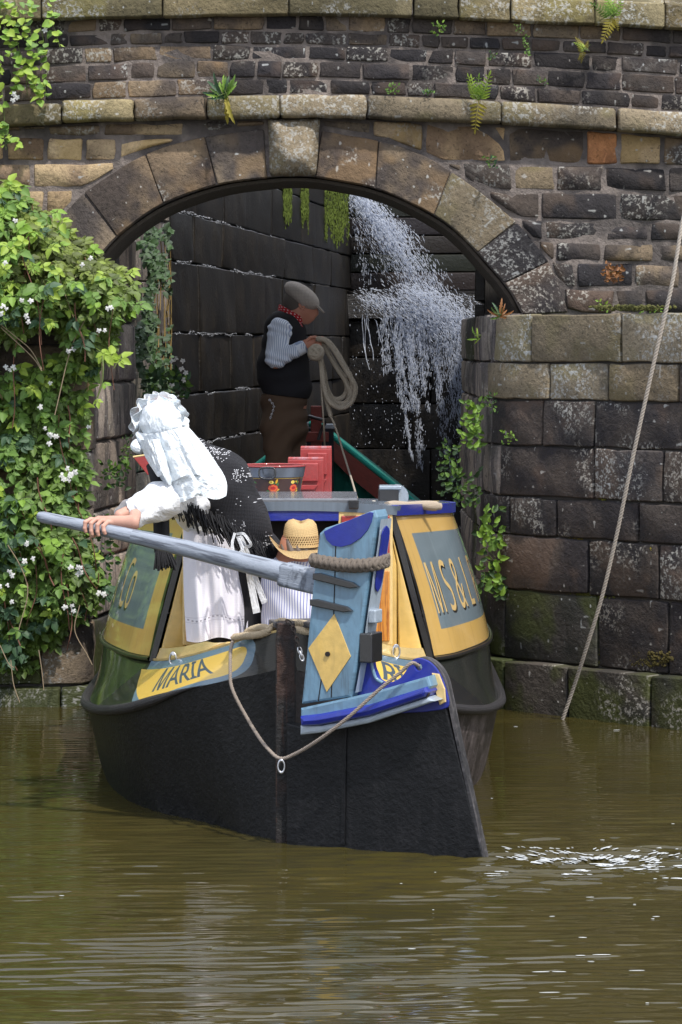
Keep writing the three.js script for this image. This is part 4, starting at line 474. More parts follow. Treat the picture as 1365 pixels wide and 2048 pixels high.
// laid rope as three twisted strands
function laid(pts, r, turns, seg = 120, strands = 3) { const c = curve(pts), fr = c.computeFrenetFrames(seg), gs = []; for (let k = 0; k < strands; k++) { const q = []; for (let i = 0; i <= seg; i++) { const a = i / seg * turns * 6.283 + k * 6.283 / strands, p = c.getPointAt(i / seg); q.push(p.addScaledVector(fr.normals[i], Math.cos(a) * r * .52).addScaledVector(fr.binormals[i], Math.sin(a) * r * .52)); } gs.push(tube(q, r * .56, seg, 6)); } return mergeGeometries(gs); }
M.rope = mat([.50, .40, .27], .95, { bumpMap: grainBump, bumpScale: .006 }); M.ropeDark = mat([.17, .14, .115], .95, { bumpMap: grainBump, bumpScale: .006 }); M.ropePale = mat([.40, .35, .28], .95);
{ // plaited rope bound round the stock
  const ring = []; const a = rp(631, 1128, .1), b = rp(744, 1128, .1); for (const [r, o] of [[a[0] - .012, -.035], [a[0] - .016, .04], [a[0] - .01, .11], [L(a[0], b[0], .33), .124], [L(a[0], b[0], .66), .124], [b[0] + .004, .114], [b[0] + .03, .06], [b[0] + .03, .01], [b[0] + .01, -.035], [L(a[0], b[0], .5), -.045]]) ring.push(rw(r, 0, o));
  const yy = (p) => { const t = (p.x - ring[0].x) / (ring[6].x - ring[0].x); return L(rp(631, 1124, .1)[1], rp(770, 1126, .1)[1], t) - .012 * Math.sin(t * 3.14); };
  const gs = []; for (let k = 0; k < 3; k++) { const c = curve(ring, true), q = []; for (let i = 0; i < 140; i++) { const u = i / 140, p = c.getPointAt(u), ph = u * 6.283 * 11 + k * 2.094; p.y = yy(p) + .019 * Math.sin(ph); const o = p.clone().sub(H0); o.y = 0; p.addScaledVector(o.normalize(), 0); p.addScaledVector(RN, p.clone().sub(H0).dot(RN) > 0 ? .008 * Math.cos(ph * 2) : 0); q.push(p); } gs.push(tube(q, .0135, 300, 7, true)); }
  sub('rope_binding', mergeGeometries(gs), M.ropeDark); }

// ------------------------------------------------------------------ people
const skinTex = tex(128, 128, (u, v) => mix3([.56, .33, .25], [.46, .23, .17], fbm(u, v, 6, 3, 131)));
const skin = phys([1, 1, 1], .55, { map: skinTex, sheen: .2, sheenRoughness: .5 }), skinRuddy = phys([1, .82, .74], .55, { map: skinTex });
const weave = tex(256, 256, (u, v) => .5 + .25 * Math.sin(u * 256 * 1.57) + .25 * Math.sin(v * 256 * 1.57), false);
const cloth = (c, o = {}) => mat(c, .92, { bumpMap: weave, bumpScale: .0006, side: THREE.DoubleSide, ...o });
const wrinkle = tex(512, 512, (u, v) => { const a = fbm(u + .06 * fbm(u, v, 4, 2, 141), v * .35, 14, 4, 142, false), b = fbm(u, v, 8, 4, 143), c = 1 - Math.abs(2 * fbm(u, v * .5, 7, 3, 144, false) - 1); return .45 * a + .3 * b + .25 * c; }, false); const white = cloth([.74, .75, .78], { bumpMap: wrinkle, bumpScale: .016 }), bonnetWhite = cloth([.72, .77, .81], { bumpMap: wrinkle, bumpScale: .02 }), blackWool = cloth([.014, .014, .017]), apronWhite = cloth([1, 1, 1], { map: canvasTex(512, 1024, (c, w, h) => { c.fillStyle = '#dcdae4'; c.fillRect(0, 0, w, h); c.fillStyle = '#4a4654'; for (let i = 0; i < 15; i++) { c.save(); c.translate(20 + i * 34, h * .80 + 10 * Math.sin(i * .7)); c.fillRect(0, 0, 5, 14); c.fillRect(9, 0, 4, 14); c.restore(); } c.fillStyle = 'rgba(90,85,105,.35)'; c.fillRect(0, h * .785, w, 3); c.fillRect(0, h * .83, w, 3); }) });
const stripes = (bg, fg, n, wd) => tex(256, 8, (u) => { const k = (u * n) % 1; return k < wd ? fg : bg; });
// a hand: palm, four fingers and a thumb given by joints in world metres; meshed on its own fine grid
function handSdf(palm, fingers, k = .006) { const list = []; for (const [a, b, ra, rb] of palm) list.push([a, b, ra, rb]); const f0 = bones(list, .02); const fs = fingers.map((pts) => bones(pts.slice(0, -1).map((p, i) => [p, pts[i + 1], .0112 - i * .0008, .0106 - i * .0009]), .004)); return (p) => { let d = f0(p); for (const f of fs) d = smin(d, f(p), k); return d; }; }
{ // ---- woman at the tiller: leaning over it, seen from behind
  const D = 14.3, t = thing('person', 'person in white bonnet, black fringed shawl and white apron, leaning on the tiller', 'person', P(430, 1290, 14.55).setY(.32));
  const hp = (x, y, d) => P(x, y, d);
  // body: one continuous surface
  const body = bones([[hp(322, 848, 14.3), V(.092, .115, .105)], [hp(330, 900, 14.33), hp(365, 930, 14.4), .06, .065], [hp(385, 950, 14.45), hp(440, 1010, 14.55), .10, .115], [hp(440, 1010, 14.55), hp(458, 1080, 14.58), .115, .10], [hp(458, 1080, 14.58), hp(466, 1150, 14.6), .10, .11], [hp(450, 1150, 14.55), hp(450, 1290, 14.58), .08, .06], [hp(490, 1150, 14.6), hp(490, 1290, 14.6), .09, .06], [hp(372, 965, 14.25), hp(312, 1004, 14.02), .055, .043], [hp(312, 1004, 14.02), hp(240, 1031, 13.85), .042, .027], [hp(450, 960, 14.62), hp(480, 1030, 14.62), .055, .045], [hp(480, 1030, 14.62), hp(420, 1050, 14.7), .042, .03]], .05);
  const bg = sdfMesh(body, hp(215, 1340, 14.9).setZ(-15.0), hp(590, 770, 14.0).setZ(-13.7), 84, 3);
  // left hand over the tiller
  const tl = (px) => { const r0 = rw(...rp(660, 1170, 0)), r1 = rw(...rp(78, 1033, 0)); let best = 0; for (let i = 0; i <= 400; i++) { const q = r0.clone().lerp(r1, i / 400), x = 682.5 + FOCAL * q.x / -q.z; if (Math.abs(x - px) < Math.abs(682.5 + FOCAL * r0.clone().lerp(r1, best).x / -r0.clone().lerp(r1, best).z - px)) best = i / 400; } return r0.lerp(r1, best); };
  const T = (px, up, fw) => tl(px).add(V(0, up, 0)).addScaledVector(RN, fw); // relative to the tiller's axis
  const wrist = T(256, .066, -.052), kn = [[182, .043, .004], [193, .047, .008], [204, .049, .008], [215, .048, .004]];
  const palm = [[hp(272, 1024, 13.9), wrist, .028, .027], [wrist, T(216, .048, -.02), .027, .021], [wrist, T(194, .046, -.016), .026, .019]];
  const fingers = kn.map(([px, up, fw], i) => [T(px + 12, up + .002, -.022), T(px, up, fw), T(px - 4 + i, .030, .036), T(px - 4 + i * 2, .006 - [.004, .010, .006, -.004][i], .041), T(px - 3 + i * 2, -.010 - [.002, .008, .004, -.010][i], .039)]);
  const thumb = [T(236, .03, -.046), T(208, .012, -.046), T(190, -.014, -.038), T(183, -.034, -.018)];
  const hf = handSdf(palm, [...fingers, thumb]); const c = tl(215); const hg = sdfMesh(hf, c.clone().add(V(-.15, -.11, -.15)), c.clone().add(V(.15, .12, .1)), 92, 3);
  part('body', mergeGeometries([bg, hg]), skin, t);
  // blouse with a wide sleeve
  const sl = bones([[hp(395, 995, 14.4), hp(385, 1005, 14.38), .085, .085], [hp(378, 1002, 14.3), hp(318, 1005, 14.04), .078, .080], [hp(318, 1003, 14.04), hp(258, 1024, 13.9), .082, .05], [hp(300, 1018, 13.98), hp(268, 1040, 13.9), .055, .034], [hp(380, 1010, 14.35), hp(385, 1045, 14.4), .08, .05], [hp(400, 1005, 14.46), hp(440, 1062, 14.56), .12, .12]], .05);
  const fold = (p, f, a) => a * (Math.sin(p.x * f + p.y * f * .6 + 2 * Math.sin(p.y * 13 + p.z * 9)) * .5 + Math.sin(p.y * f * .8 - p.z * f * 1.1 + 1.7) * .5);
  const slf = (p) => { const q = hp(263, 1032, 13.89), cut = (q.x - p.x) * .93 + (q.y - p.y) * .36 - .0; return Math.max(sl(p) + fold(p, 60, .006) + .004 * Math.sin(p.x * 31 - p.y * 53), cut); };
  part('blouse', sdfMesh(slf, hp(205, 1130, 14.9).setZ(-14.8), hp(520, 920, 14).setZ(-13.72), 96, 6), white, t);
  part('cuff', (() => { const a = hp(282, 1018, 13.93), b = hp(222, 1030, 13.84), ax = b.clone().sub(a).normalize(), e1 = V(0, 1, 0).addScaledVector(ax, -ax.y).normalize(), e2 = ax.clone().cross(e1); return grid(40, 5, (u, v) => { const an = u * 6.283, r = .046 + .022 * v + .007 * Math.sin(an * 5 + v) * v, len = v * (.06 + .05 * Math.max(0, Math.sin(an + .2))); return a.clone().addScaledVector(ax, len * .92).addScaledVector(e1, Math.cos(an) * r - .018 * v).addScaledVector(e2, Math.sin(an) * r); }); })(), phys([.76, .77, .80], .95, { transmission: .4, thickness: 0, side: THREE.DoubleSide }), t);
  // skirt
  const sk = bones([[hp(465, 1065, 14.56), hp(486, 1130, 14.58), .135, .19], [hp(486, 1130, 14.58), hp(486, 1285, 14.6), .19, .205], [hp(525, 1130, 14.66), hp(535, 1260, 14.68), .10, .11]], .08);
  part('skirt', sdfMesh((p) => Math.max(sk(p) + .008 * Math.sin(Math.atan2(p.z + 14.6, p.x + .48) * 17 + p.y * 3), .4 - p.y), hp(360, 1340, 15).setZ(-15.1), hp(610, 1020, 14).setZ(-14.2), 72, 4), blackWool, t);
  // apron, gathered into a band
  const apF = (u, v) => { const xl = L(367, 374, v) - 3 * Math.sin(v * 3), xr = L(478, 492, v) + 8 * Math.sin(v * 2.6), b = Math.sin(Math.pow(u, .9) * Math.PI), x = L(xl, xr, u), y = L(1056 + 6 * u, 1282 + 4 * Math.sin(u * 9) - 6 * u, v), fo = (.004 + .018 * v) * Math.sin(u * 21 + Math.sin(v * 3 + u * 4) * 1.3) + .006 * Math.sin(u * 47 + v * 2) * v; return hp(x, y, 14.42 - .10 * b - .03 * v + fo); };
  part('apron', grid(70, 40, (u, v) => apF(u, 1 - v)), apronWhite, t);
  part('apron_band', thick(20, 1, (u, v) => apF(u, .0 + .04 * (1 - v)).add(V(0, .012, .008)), .01), white, t);
  // bow and ribbon ends at her side
  const rib = (pts, w, n) => part(n, thick(pts.length * 5, 1, (() => { const cu = curve(pts); return (u, v) => { const p = cu.getPoint(u), tg = cu.getTangent(u), s = V(tg.y, -tg.x, .2).normalize(); return p.addScaledVector(s, (v - .5) * w * (1 + .35 * u)); }; })(), .002), white, t);
  rib([hp(470, 1066, 14.12), hp(465, 1090, 14.09), hp(473, 1108, 14.08), hp(485, 1100, 14.08), hp(478, 1076, 14.1)], .012, 'bow_loop'); rib([hp(474, 1068, 14.12), hp(488, 1068, 14.09), hp(502, 1090, 14.09), hp(492, 1093, 14.1), hp(480, 1078, 14.12)], .012, 'bow_loop');
  rib([hp(478, 1072, 14.12), hp(492, 1110, 14.14), hp(502, 1165, 14.24), hp(514, 1226, 14.26)], .026, 'ribbon'); rib([hp(482, 1074, 14.13), hp(500, 1120, 14.18), hp(516, 1170, 14.28), hp(530, 1206, 14.3)], .022, 'ribbon');
  rib([hp(536, 1112, 14.44), hp(548, 1150, 14.42), hp(560, 1190, 14.42), hp(572, 1232, 14.42)], .034, 'ribbon');
  // shawl over shoulders and back, open crochet showing white, with fringe
  const shTex = tex(512, 512, (u, v) => { const cu = Math.floor(u * 64), cv = Math.floor(v * 64), hole = Math.hypot(((u * 64) % 1) - .3 - .4 * hash2(cu, cv, 3), ((v * 64) % 1) - .3 - .4 * hash2(cu, cv, 4)) < .34, zone = fbm(u, v, 5, 3, 141); return hole && hash2(cu, cv, 8) < SS(zone, .46, .74) * .5 ? [.55, .56, .6] : [.013, .013, .017].map((k) => k * (.6 + .9 * hash2(u * 512, v * 512, 7))); });
  const shawlMat = mat([1, 1, 1], .95, { map: shTex, bumpMap: weave, bumpScale: .003, side: THREE.DoubleSide });
  const sh = bones([[hp(330, 935, 14.28), hp(375, 945, 14.35), .075, .10], [hp(385, 915, 14.42), hp(434, 972, 14.47), .10, .158], [hp(434, 972, 14.47), hp(478, 1050, 14.49), .158, .14], [hp(478, 1050, 14.49), hp(520, 1118, 14.5), .135, .075]], .08);
  part('shawl', sdfMesh((p) => Math.max(sh(p) + fold(p, 38, .006), (hp(330, 1030, 14.2).y - .42 * (p.x - hp(330, 1003, 14.2).x) + .006 * Math.sin(p.x * 90)) - p.y), hp(270, 1140, 15).setZ(-14.95), hp(580, 850, 14).setZ(-14.05), 92, 2.4), shawlMat, t);
  const R = rng(61), fr = []; const edge = curve([hp(330, 1000, 14.12), hp(356, 1010, 14.14), hp(390, 1026, 14.2), hp(420, 1040, 14.24), hp(450, 1056, 14.26), hp(485, 1076, 14.28), hp(515, 1098, 14.34), hp(546, 1118, 14.42)]);
  for (let i = 0; i < 340; i++) { const u = R(), p = edge.getPoint(u).add(V((R() - .5) * .03, (R()) * .05, (R() - .5) * .06)), l = .04 + .05 * u + R() * .05, dx = .012 + .04 * u + (R() - .5) * .03; fr.push(tube([p, p.clone().add(V(dx * .4, -l * .5, .012)), p.clone().add(V(dx, -l, (R() - .5) * .02))], .0028, 5, 4)); }
  part('fringe', mergeGeometries(fr), blackWool, t, { kind: 'stuff' });
  // the end of the shawl that hangs in front of her, behind the tiller
  const tail = thick(8, 14, (u, v) => { const x = L(L(308, 338, u), L(312, 340, u), v), y = L(985, 1105, v); return hp(x, y, 14.12 - .03 * Math.sin(u * 3.1) - .02 * v + .006 * Math.sin(u * 17)); }, .012); part('shawl_end', tail, blackWool, t);
  const tf = []; for (let i = 0; i < 46; i++) { const u = R(), a = hp(L(312, 338, u), 1098 + R() * 8, 14.06), b = hp(L(308, 352, u) + R() * 4, 1128 + R() * 14, 14.05 + (R() - .5) * .03); tf.push(tube([a, a.clone().lerp(b, .5).add(V(.002, 0, .008)), b], .0042, 5, 4)); } part('fringe', mergeGeometries(tf), blackWool, t, { kind: 'stuff' });
  part('shawl_tassel', mergeGeometries([[300, 930, 318, 985], [318, 950, 332, 992], [336, 955, 352, 1000]].map(([a, b, c2, d2]) => taper([hp(a, b, 14.12), hp((a + c2) / 2 + 2, (b + d2) / 2, 14.08), hp(c2, d2, 14.08)], (v) => .018 + .012 * v, 0, 8, 7))), blackWool, t);
  // bonnet: gathered crown, goffered frill, long curtain in two tiers
  const cr = hp(322, 845, 14.22); const crf = (p) => { const q = p.clone().sub(cr), an = Math.atan2(q.y, q.x); return ellip(q, V(0, 0, 0), V(.098, .105, .12)) + .004 * (vnoise(q.x * 40 + 50, q.y * 26 + 50, 5) - .5) + .003 * Math.sin(an * 9 + 3 * vnoise(q.x * 20, q.y * 20, 8)) * SS(Math.hypot(q.x, q.y), .04, .1); };
  part('bonnet_crown', sdfMesh(crf, cr.clone().add(V(-.17, -.17, -.18)), cr.clone().add(V(.17, .17, .18)), 52, 4), bonnetWhite, t).userData = {};
  const fn = V(-.42, .12, -.9).normalize(), e1 = V(0, 1, 0).addScaledVector(fn, -fn.y).normalize(), e2 = fn.clone().cross(e1), fc = hp(320, 846, 14.3);
  for (const [r0, r1, off, ph, nw] of [[.08, .134, .02, 0, 13], [.09, .130, .07, 1.2, 15], [.075, .124, -.03, 2, 11], [.07, .112, -.06, 3, 12]]) part('bonnet_frill', thick(150, 4, (u, v) => { const a = u * 6.283, w = Math.sin(a * nw + ph + 1.6 * Math.sin(a * 3 + ph)) * (.6 + .4 * Math.sin(a * 5)) , r = L(r0, r1, v) + .011 * w * v; return fc.clone().addScaledVector(fn, off + .018 * Math.cos(a * nw + ph + 1.6 * Math.sin(a * 2)) * v - .02 * v).addScaledVector(e1, Math.cos(a) * r * 1.05).addScaledVector(e2, Math.sin(a) * r); }, .002), bonnetWhite, t);
  part('bonnet_band', thick(24, 3, (u, v) => { const x = L(283, 374, u), y = L(866, 886, v) + 12 * Math.sin(u * 3.14) * .4 - 10 * u; return hp(x, y, 14.16 - .075 * Math.sin(u * 3.14) + .006 * Math.sin(u * 50)); }, .006), bonnetWhite, t);
  const tier = (n, TL, TR, BL, BR, amp, k, dep, sway) => part(n, thick(90, 22, (u, v) => { const vv = 1 - v, a = [L(TL[0], TR[0], u), L(TL[1], TR[1], u)], b = [L(BL[0], BR[0], u), L(BL[1], BR[1], u)], s = sway * Math.sin(vv * 2.6), x = L(a[0], b[0], vv) + s + 9 * (u - .3) * Math.sin(vv * 3.14), y = L(a[1], b[1], vv) + 5 * Math.sin(u * 3.14 * 3) * vv * vv, f = Math.sin(u * k + 2.2 * Math.sin(u * 7 + vv * 1.5 + n.length)) + .45 * Math.sin(u * k * 2.7 + vv * 3 + Math.sin(u * 23)); return hp(x, y, dep - .075 * Math.sin(u * 3.14) - .02 * vv + amp * (.25 + .9 * vv) * f + .012 * (vnoise(u * 9 + vv * 2, vv * 5 + n.length, 151) - .5) + .006 * (vnoise(u * 26, vv * 9, 152) - .5)); }, .003), bonnetWhite, t);
  tier('bonnet_curtain', [287, 872], [376, 852], [316, 964], [446, 944], .010, 15, 14.10, -3); tier('bonnet_curtain', [318, 944], [438, 932], [340, 1002], [452, 992], .013, 13, 14.09, 2); tier('bonnet_curtain', [281, 880], [320, 878], [312, 944], [346, 968], .008, 9, 14.05, -4);
  part('bonnet_tie', mergeGeometries([taper([hp(276, 868, 14.2), hp(290, 884, 14.14), hp(306, 890, 14.1), hp(318, 884, 14.1)], (v) => .014 + .008 * Math.sin(v * 3.1), 0, 12, 8), taper([hp(352, 944, 14.06), hp(362, 952, 14.04), hp(356, 968, 14.04)], .01, .014, 8, 8)]), bonnetWhite, t);
  part('bonnet_roll', mergeGeometries([taper([hp(276, 882, 14.18), hp(272, 893, 14.16), hp(284, 902, 14.14)], (v) => .016 + .01 * Math.sin(v * 3.1), 0, 10, 9)]), bonnetWhite, t);
}
{ // ---- seated man in the straw hat, back to us, half hidden by the rudder stock
  const d = 14.36, hp = (x, y, k = 0) => P(x, y, d + k), t = thing('person', 'person in a straw hat and striped shirt sitting behind the blue rudder stock', 'person', hp(600, 1300).setY(.32));
  const body = bones([[hp(592, 1098), V(.078, .105, .098)], [hp(582, 1118, .05), V(.055, .06, .06)], [hp(566, 1108, .10), hp(562, 1112, .105), .014, .014], [hp(594, 1120, -.02), hp(598, 1150, .02), .055, .062], [hp(600, 1160, .02), hp(602, 1270, .03), .15, .16], [hp(566, 1165, .02), hp(562, 1230, .05), .06, .05], [hp(640, 1165, .02), hp(646, 1230, .05), .06, .05], [hp(590, 1275, .05), hp(590, 1290, .4), .09, .08], [hp(625, 1275, .05), hp(625, 1290, .4), .09, .08]], .04);
  part('body', sdfMesh(body, hp(500, 1340, 0).setZ(-14.95), hp(710, 1040, 0).setZ(-14.1), 72, 3), skinRuddy, t);
  part('ear', (() => { const g = new THREE.SphereGeometry(.022, 10, 10); g.scale(.45, 1.1, .8); const p = hp(574, 1112, -.03); g.translate(p.x, p.y, p.z); return g; })(), skinRuddy, t);
  const shirt = bones([[hp(574, 1160, .02), hp(630, 1160, .02), .085, .085], [hp(600, 1165, .02), hp(602, 1280, .03), .165, .18], [hp(564, 1165, .02), hp(558, 1240, .04), .078, .062], [hp(642, 1165, .02), hp(650, 1240, .04), .078, .062]], .06);
  const stripe = stripes([.72, .72, .78], [.24, .26, .52], 1, .34); part('shirt', sdfMesh((p) => Math.max(shirt(p) + .003 * Math.sin(p.x * 50 + p.y * 40), Math.hypot(p.x - hp(596, 1130).x, (p.z + 14.3)) < .0 ? 1 : -1), hp(500, 1340, 0).setZ(-14.75), hp(720, 1090, 0).setZ(-14.1), 64, 72), mat([1, 1, 1], .9, { map: stripe, side: THREE.DoubleSide }), t);
  part('collar', thick(24, 2, (u, v) => { const a = u * 6.283, c = hp(597, 1136, 0); return c.add(V(Math.cos(a) * (.068 + .012 * v), -.02 * v + .012, Math.sin(a) * (.068 + .012 * v))); }, .004), mat([.72, .72, .78], .9), t);
  const hairG = sdfMesh((p) => Math.max(ellip(p, hp(596, 1100, -.012), V(.083, .095, .095)) + .004 * Math.sin(p.x * 160 + Math.sin(p.y * 60)), p.z + 0 < -14.40 ? .02 : -1), hp(545, 1160, 0).setZ(-14.55), hp(650, 1040, 0).setZ(-14.18), 44, 4); part('hair', hairG, mat([.16, .13, .115], .9), t);
  const straw = mat([1, 1, 1], .8, { map: tex(256, 256, (u, v) => { const k = Math.sin(v * 6.283 * 26) * .5 + .5, q = Math.sin(u * 6.283 * 60 + Math.floor(v * 26) * 2) * .5 + .5; return mix3([.78, .56, .28], [.50, .31, .12], .5 * (1 - k) + .3 * (1 - q)).map((x) => x * (.85 + .25 * hash2(u * 256, v * 256))); }), bumpMap: weave, bumpScale: .004, side: THREE.DoubleSide });
  const hc = hp(602, 1093), prof = [[.098, 0], [.096, .035], [.092, .07], [.084, .098], [.066, .116], [.04, .122], [.02, .116], [0, .112]];
  const crown = grid(48, 14, (u, v) => { const a = u * 6.283, k = v * (prof.length - 1), i = Math.min(prof.length - 2, Math.floor(k)), r = L(prof[i][0], prof[i + 1][0], k - i), y = L(prof[i][1], prof[i + 1][1], k - i), dent = 1 - .14 * Math.exp(-Math.pow(Math.sin(a - 1.57), 2) * 6) * SS(y, .04, .12); return hc.clone().add(V(Math.cos(a) * r * .88 * dent, y + .010 * Math.cos(a * 2) * SS(y, .03, .12), Math.sin(a) * r * 1.12)); });
  const hat = part('straw_hat', mergeGeometries([crown, grid(64, 8, (u, v) => { const a = u * 6.283, r = L(.088, .176, v), side = Math.pow(Math.abs(Math.cos(a)), 2.2); return hc.clone().add(V(Math.cos(a) * r * (.90 - .06 * side * v), -.012 - .034 * v * (1 - side) + .06 * side * v * v, Math.sin(a) * (r * 1.16))); })]), straw, t);
  const holes = []; for (let r = 0; r < 4; r++) for (let i = 0; i < 44; i++) { const a = (i + r % 2 * .5) / 44 * 6.283, y = .016 + r * .011, g = new THREE.TetrahedronGeometry(.0052); g.scale(1, 1, .4); g.rotateY(-a + 1.57); g.translate(hc.x + Math.cos(a) * .0868, hc.y + y, hc.z + Math.sin(a) * .110); holes.push(g); } part('hat_openwork', mergeGeometries(holes), mat([.12, .06, .02], .9), hat, { kind: 'stuff' }).position.set(0, 0, 0);
}
{ // ---- man in the flat cap, standing in the hold, in profile, coiling a rope
  const d = 20.5, hp = (x, y, k = 0) => P(x, y, d + k), t = thing('person', 'person in flat cap, red neckerchief and waistcoat, standing with a coil of rope', 'person', hp(565, 1072).setY(.885));
  const body = bones([[hp(598, 602), V(.084, .098, .076)], [hp(606, 626), V(.058, .062, .056)], [hp(600, 618), hp(618, 618), .068, .05], [hp(626, 616), hp(633, 626), .013, .016], [hp(621, 636), hp(616, 641), .026, .024], [hp(588, 626), hp(574, 655, .02), .06, .07], [hp(572, 672), hp(568, 740), .13, .145], [hp(568, 740), hp(570, 800), .145, .13], [hp(572, 812), hp(570, 850), .14, .13], [hp(556, 860, -.06), hp(562, 965, -.07), .085, .06], [hp(562, 965, -.07), hp(560, 1060, -.06), .058, .042], [hp(582, 860, .08), hp(588, 965, .09), .085, .06], [hp(588, 965, .09), hp(590, 1060, .09), .058, .042], [hp(560, 1066, -.06), hp(590, 1072, -.06), .04, .032], [hp(588, 1066, .09), hp(618, 1072, .09), .04, .032], [hp(562, 664, -.17), hp(552, 722, -.22), .055, .045], [hp(552, 722, -.22), hp(607, 693, -.25), .042, .03], [hp(576, 664, .18), hp(580, 724, .22), .055, .045], [hp(580, 724, .22), hp(632, 696, -.02), .042, .03]], .035);
  const bg = sdfMesh(body, hp(490, 1100).setZ(-20.95), hp(670, 545).setZ(-20.05), 100, 2.5);
  const H = (x, y, k = 0) => hp(x, y, -.25 + k), hs = handSdf([[H(602, 694), H(613, 688), .028, .026], [H(613, 688), H(628, 681), .026, .02], [H(613, 690), H(627, 690), .024, .018]], [[H(622, 680), H(634, 679, -.02), H(641, 686, -.025), H(637, 692, -.01)], [H(623, 684), H(635, 684, -.025), H(641, 691, -.028), H(636, 697, -.01)], [H(622, 689), H(634, 690, -.025), H(639, 697, -.026), H(634, 702, -.01)], [H(621, 693), H(631, 696, -.02), H(634, 702, -.02), H(629, 705, -.008)], [H(612, 683, -.02), H(622, 675, -.03), H(632, 674, -.03)]]);
  const hc = H(622, 688), hg = sdfMesh(hs, hc.clone().add(V(-.1, -.09, -.1)), hc.clone().add(V(.1, .09, .1)), 66, 3);
  const h2 = handSdf([[hp(628, 697, -.03), hp(640, 690, -.1), .026, .024], [hp(640, 690, -.1), hp(646, 684, -.16), .024, .018]], [[hp(644, 682, -.14), hp(650, 682, -.19), hp(648, 690, -.22), hp(643, 694, -.2)], [hp(646, 687, -.13), hp(652, 688, -.18), hp(650, 696, -.2), hp(645, 699, -.18)], [hp(645, 691, -.12), hp(650, 694, -.16), hp(648, 701, -.18), hp(643, 703, -.16)], [hp(643, 695, -.1), hp(647, 699, -.14), hp(644, 705, -.15), hp(640, 706, -.13)], [hp(636, 686, -.1), hp(638, 677, -.15), hp(645, 675, -.18)]]);
  const hc2 = hp(642, 690, -.13), hg2 = sdfMesh(h2, hc2.clone().add(V(-.09, -.08, -.11)), hc2.clone().add(V(.08, .08, .11)), 60, 3);
  part('body', mergeGeometries([bg, hg, hg2]), skinRuddy, t);
  part('ear', (() => { const g = new THREE.TorusGeometry(.018, .008, 7, 14); g.scale(.8, 1.25, 1); const p = hp(604, 612, -.078); g.rotateZ(.4); g.translate(p.x, p.y, p.z); return g; })(), skinRuddy, t);
  part('eye', (() => { const g = new THREE.SphereGeometry(.011, 10, 8); const p = hp(623, 614, -.038); g.translate(p.x, p.y, p.z); return g; })(), mat([.05, .035, .03], .3), t);
  part('hair', sdfMesh((p) => Math.max(ellip(p, hp(592, 605), V(.088, .098, .084)), (p.x - hp(603, 600).x) * .9 + (p.y - hp(600, 594).y) * .35), hp(550, 650).setZ(-20.65), hp(640, 555).setZ(-20.35), 44, 4), mat([.10, .085, .075], .9), t);
  const fold = (p, f, a) => a * Math.sin(p.x * f * .6 - p.y * f + 2 * Math.sin(p.x * 11 + p.y * 7));
  part('trousers', sdfMesh((p) => { const q = bones.tr ??= bones([[hp(568, 800), hp(570, 850), .155, .155], [hp(555, 855, -.06), hp(561, 965, -.07), .108, .085], [hp(561, 965, -.07), hp(560, 1056, -.06), .085, .07], [hp(582, 855, .08), hp(588, 965, .09), .108, .085], [hp(588, 965, .09), hp(590, 1056, .09), .085, .07]], .05); return Math.max(q(p) + fold(p, 48, .006), p.y - hp(560, 788).y); }, hp(490, 1090).setZ(-20.9), hp(650, 770).setZ(-20.1), 76, 3), cloth([.085, .052, .032]), t);
  const shirtMat = mat([1, 1, 1], .9, { map: stripes([.72, .78, .88], [.34, .42, .6], 1, .4), side: THREE.DoubleSide });
  const sleeve = bones([[hp(560, 660, -.17), hp(551, 716, -.22), .082, .066], [hp(551, 718, -.22), hp(602, 696, -.25), .064, .046], [hp(576, 664, .18), hp(580, 724, .22), .08, .065], [hp(580, 724, .22), hp(622, 702, .03), .064, .046]], .02);
  part('shirt', sdfMesh((p) => sleeve(p) + .004 * Math.sin(p.x * 40 + p.y * 75 + Math.sin(p.y * 30) * 2) + .002 * Math.sin(p.x * 95 - p.y * 50 + Math.sin(p.x * 40)), hp(500, 780).setZ(-20.98), hp(650, 610).setZ(-20.02), 84, 74), shirtMat, t);
  part('cuff', taper([hp(596, 699, -.25), hp(608, 693, -.25)], .05, .046, 6, 14), shirtMat, t);
  const vest = bones([[hp(570, 668), hp(566, 740), .145, .165], [hp(566, 740), hp(574, 775), .165, .17], [hp(560, 650, -.09), hp(574, 650, .1), .085, .085]], .06);
  part('waistcoat', sdfMesh((p) => Math.max(vest(p) + fold(p, 40, .004), hp(570, 792).y - p.y - .12 * (p.x - hp(570, 0).x)), hp(490, 830).setZ(-20.8), hp(660, 600).setZ(-20.2), 72, 3), cloth([.010, .010, .014]), t);
  part('neckerchief', mergeGeometries([thick(30, 4, (u, v) => { const a = u * 6.283, c = hp(581, 634); return c.add(V(Math.cos(a) * .078 + .02 * (v - .5), L(-.045, .04, v) - Math.cos(a) * .045, Math.sin(a) * .082)); }, .008), taper([hp(596, 648, -.05), hp(602, 656, -.055), hp(606, 668, -.05)], (v) => .024 * (1 - v * .6), 0, 8, 8)]), mat([1, 1, 1], .85, { map: tex(256, 256, (u, v) => Math.hypot((u * 22 % 1) - .5, ((v * 5 + Math.floor(u * 22) * .5) % 1) - .5) < .24 ? [.6, .5, .5] : [.42, .012, .02]) }), t);
  const tweed = mat([1, 1, 1], .95, { map: tex(256, 256, (u, v) => { const k = hash2(u * 256, v * 256, 9), g = ((u * 12 % 1) < .12 || (v * 12 % 1) < .12) ? 1 : 0; return mix3([.52, .47, .43], [.34, .30, .27], k * .7 + g * .4); }), bumpMap: grainBump, bumpScale: .004 });
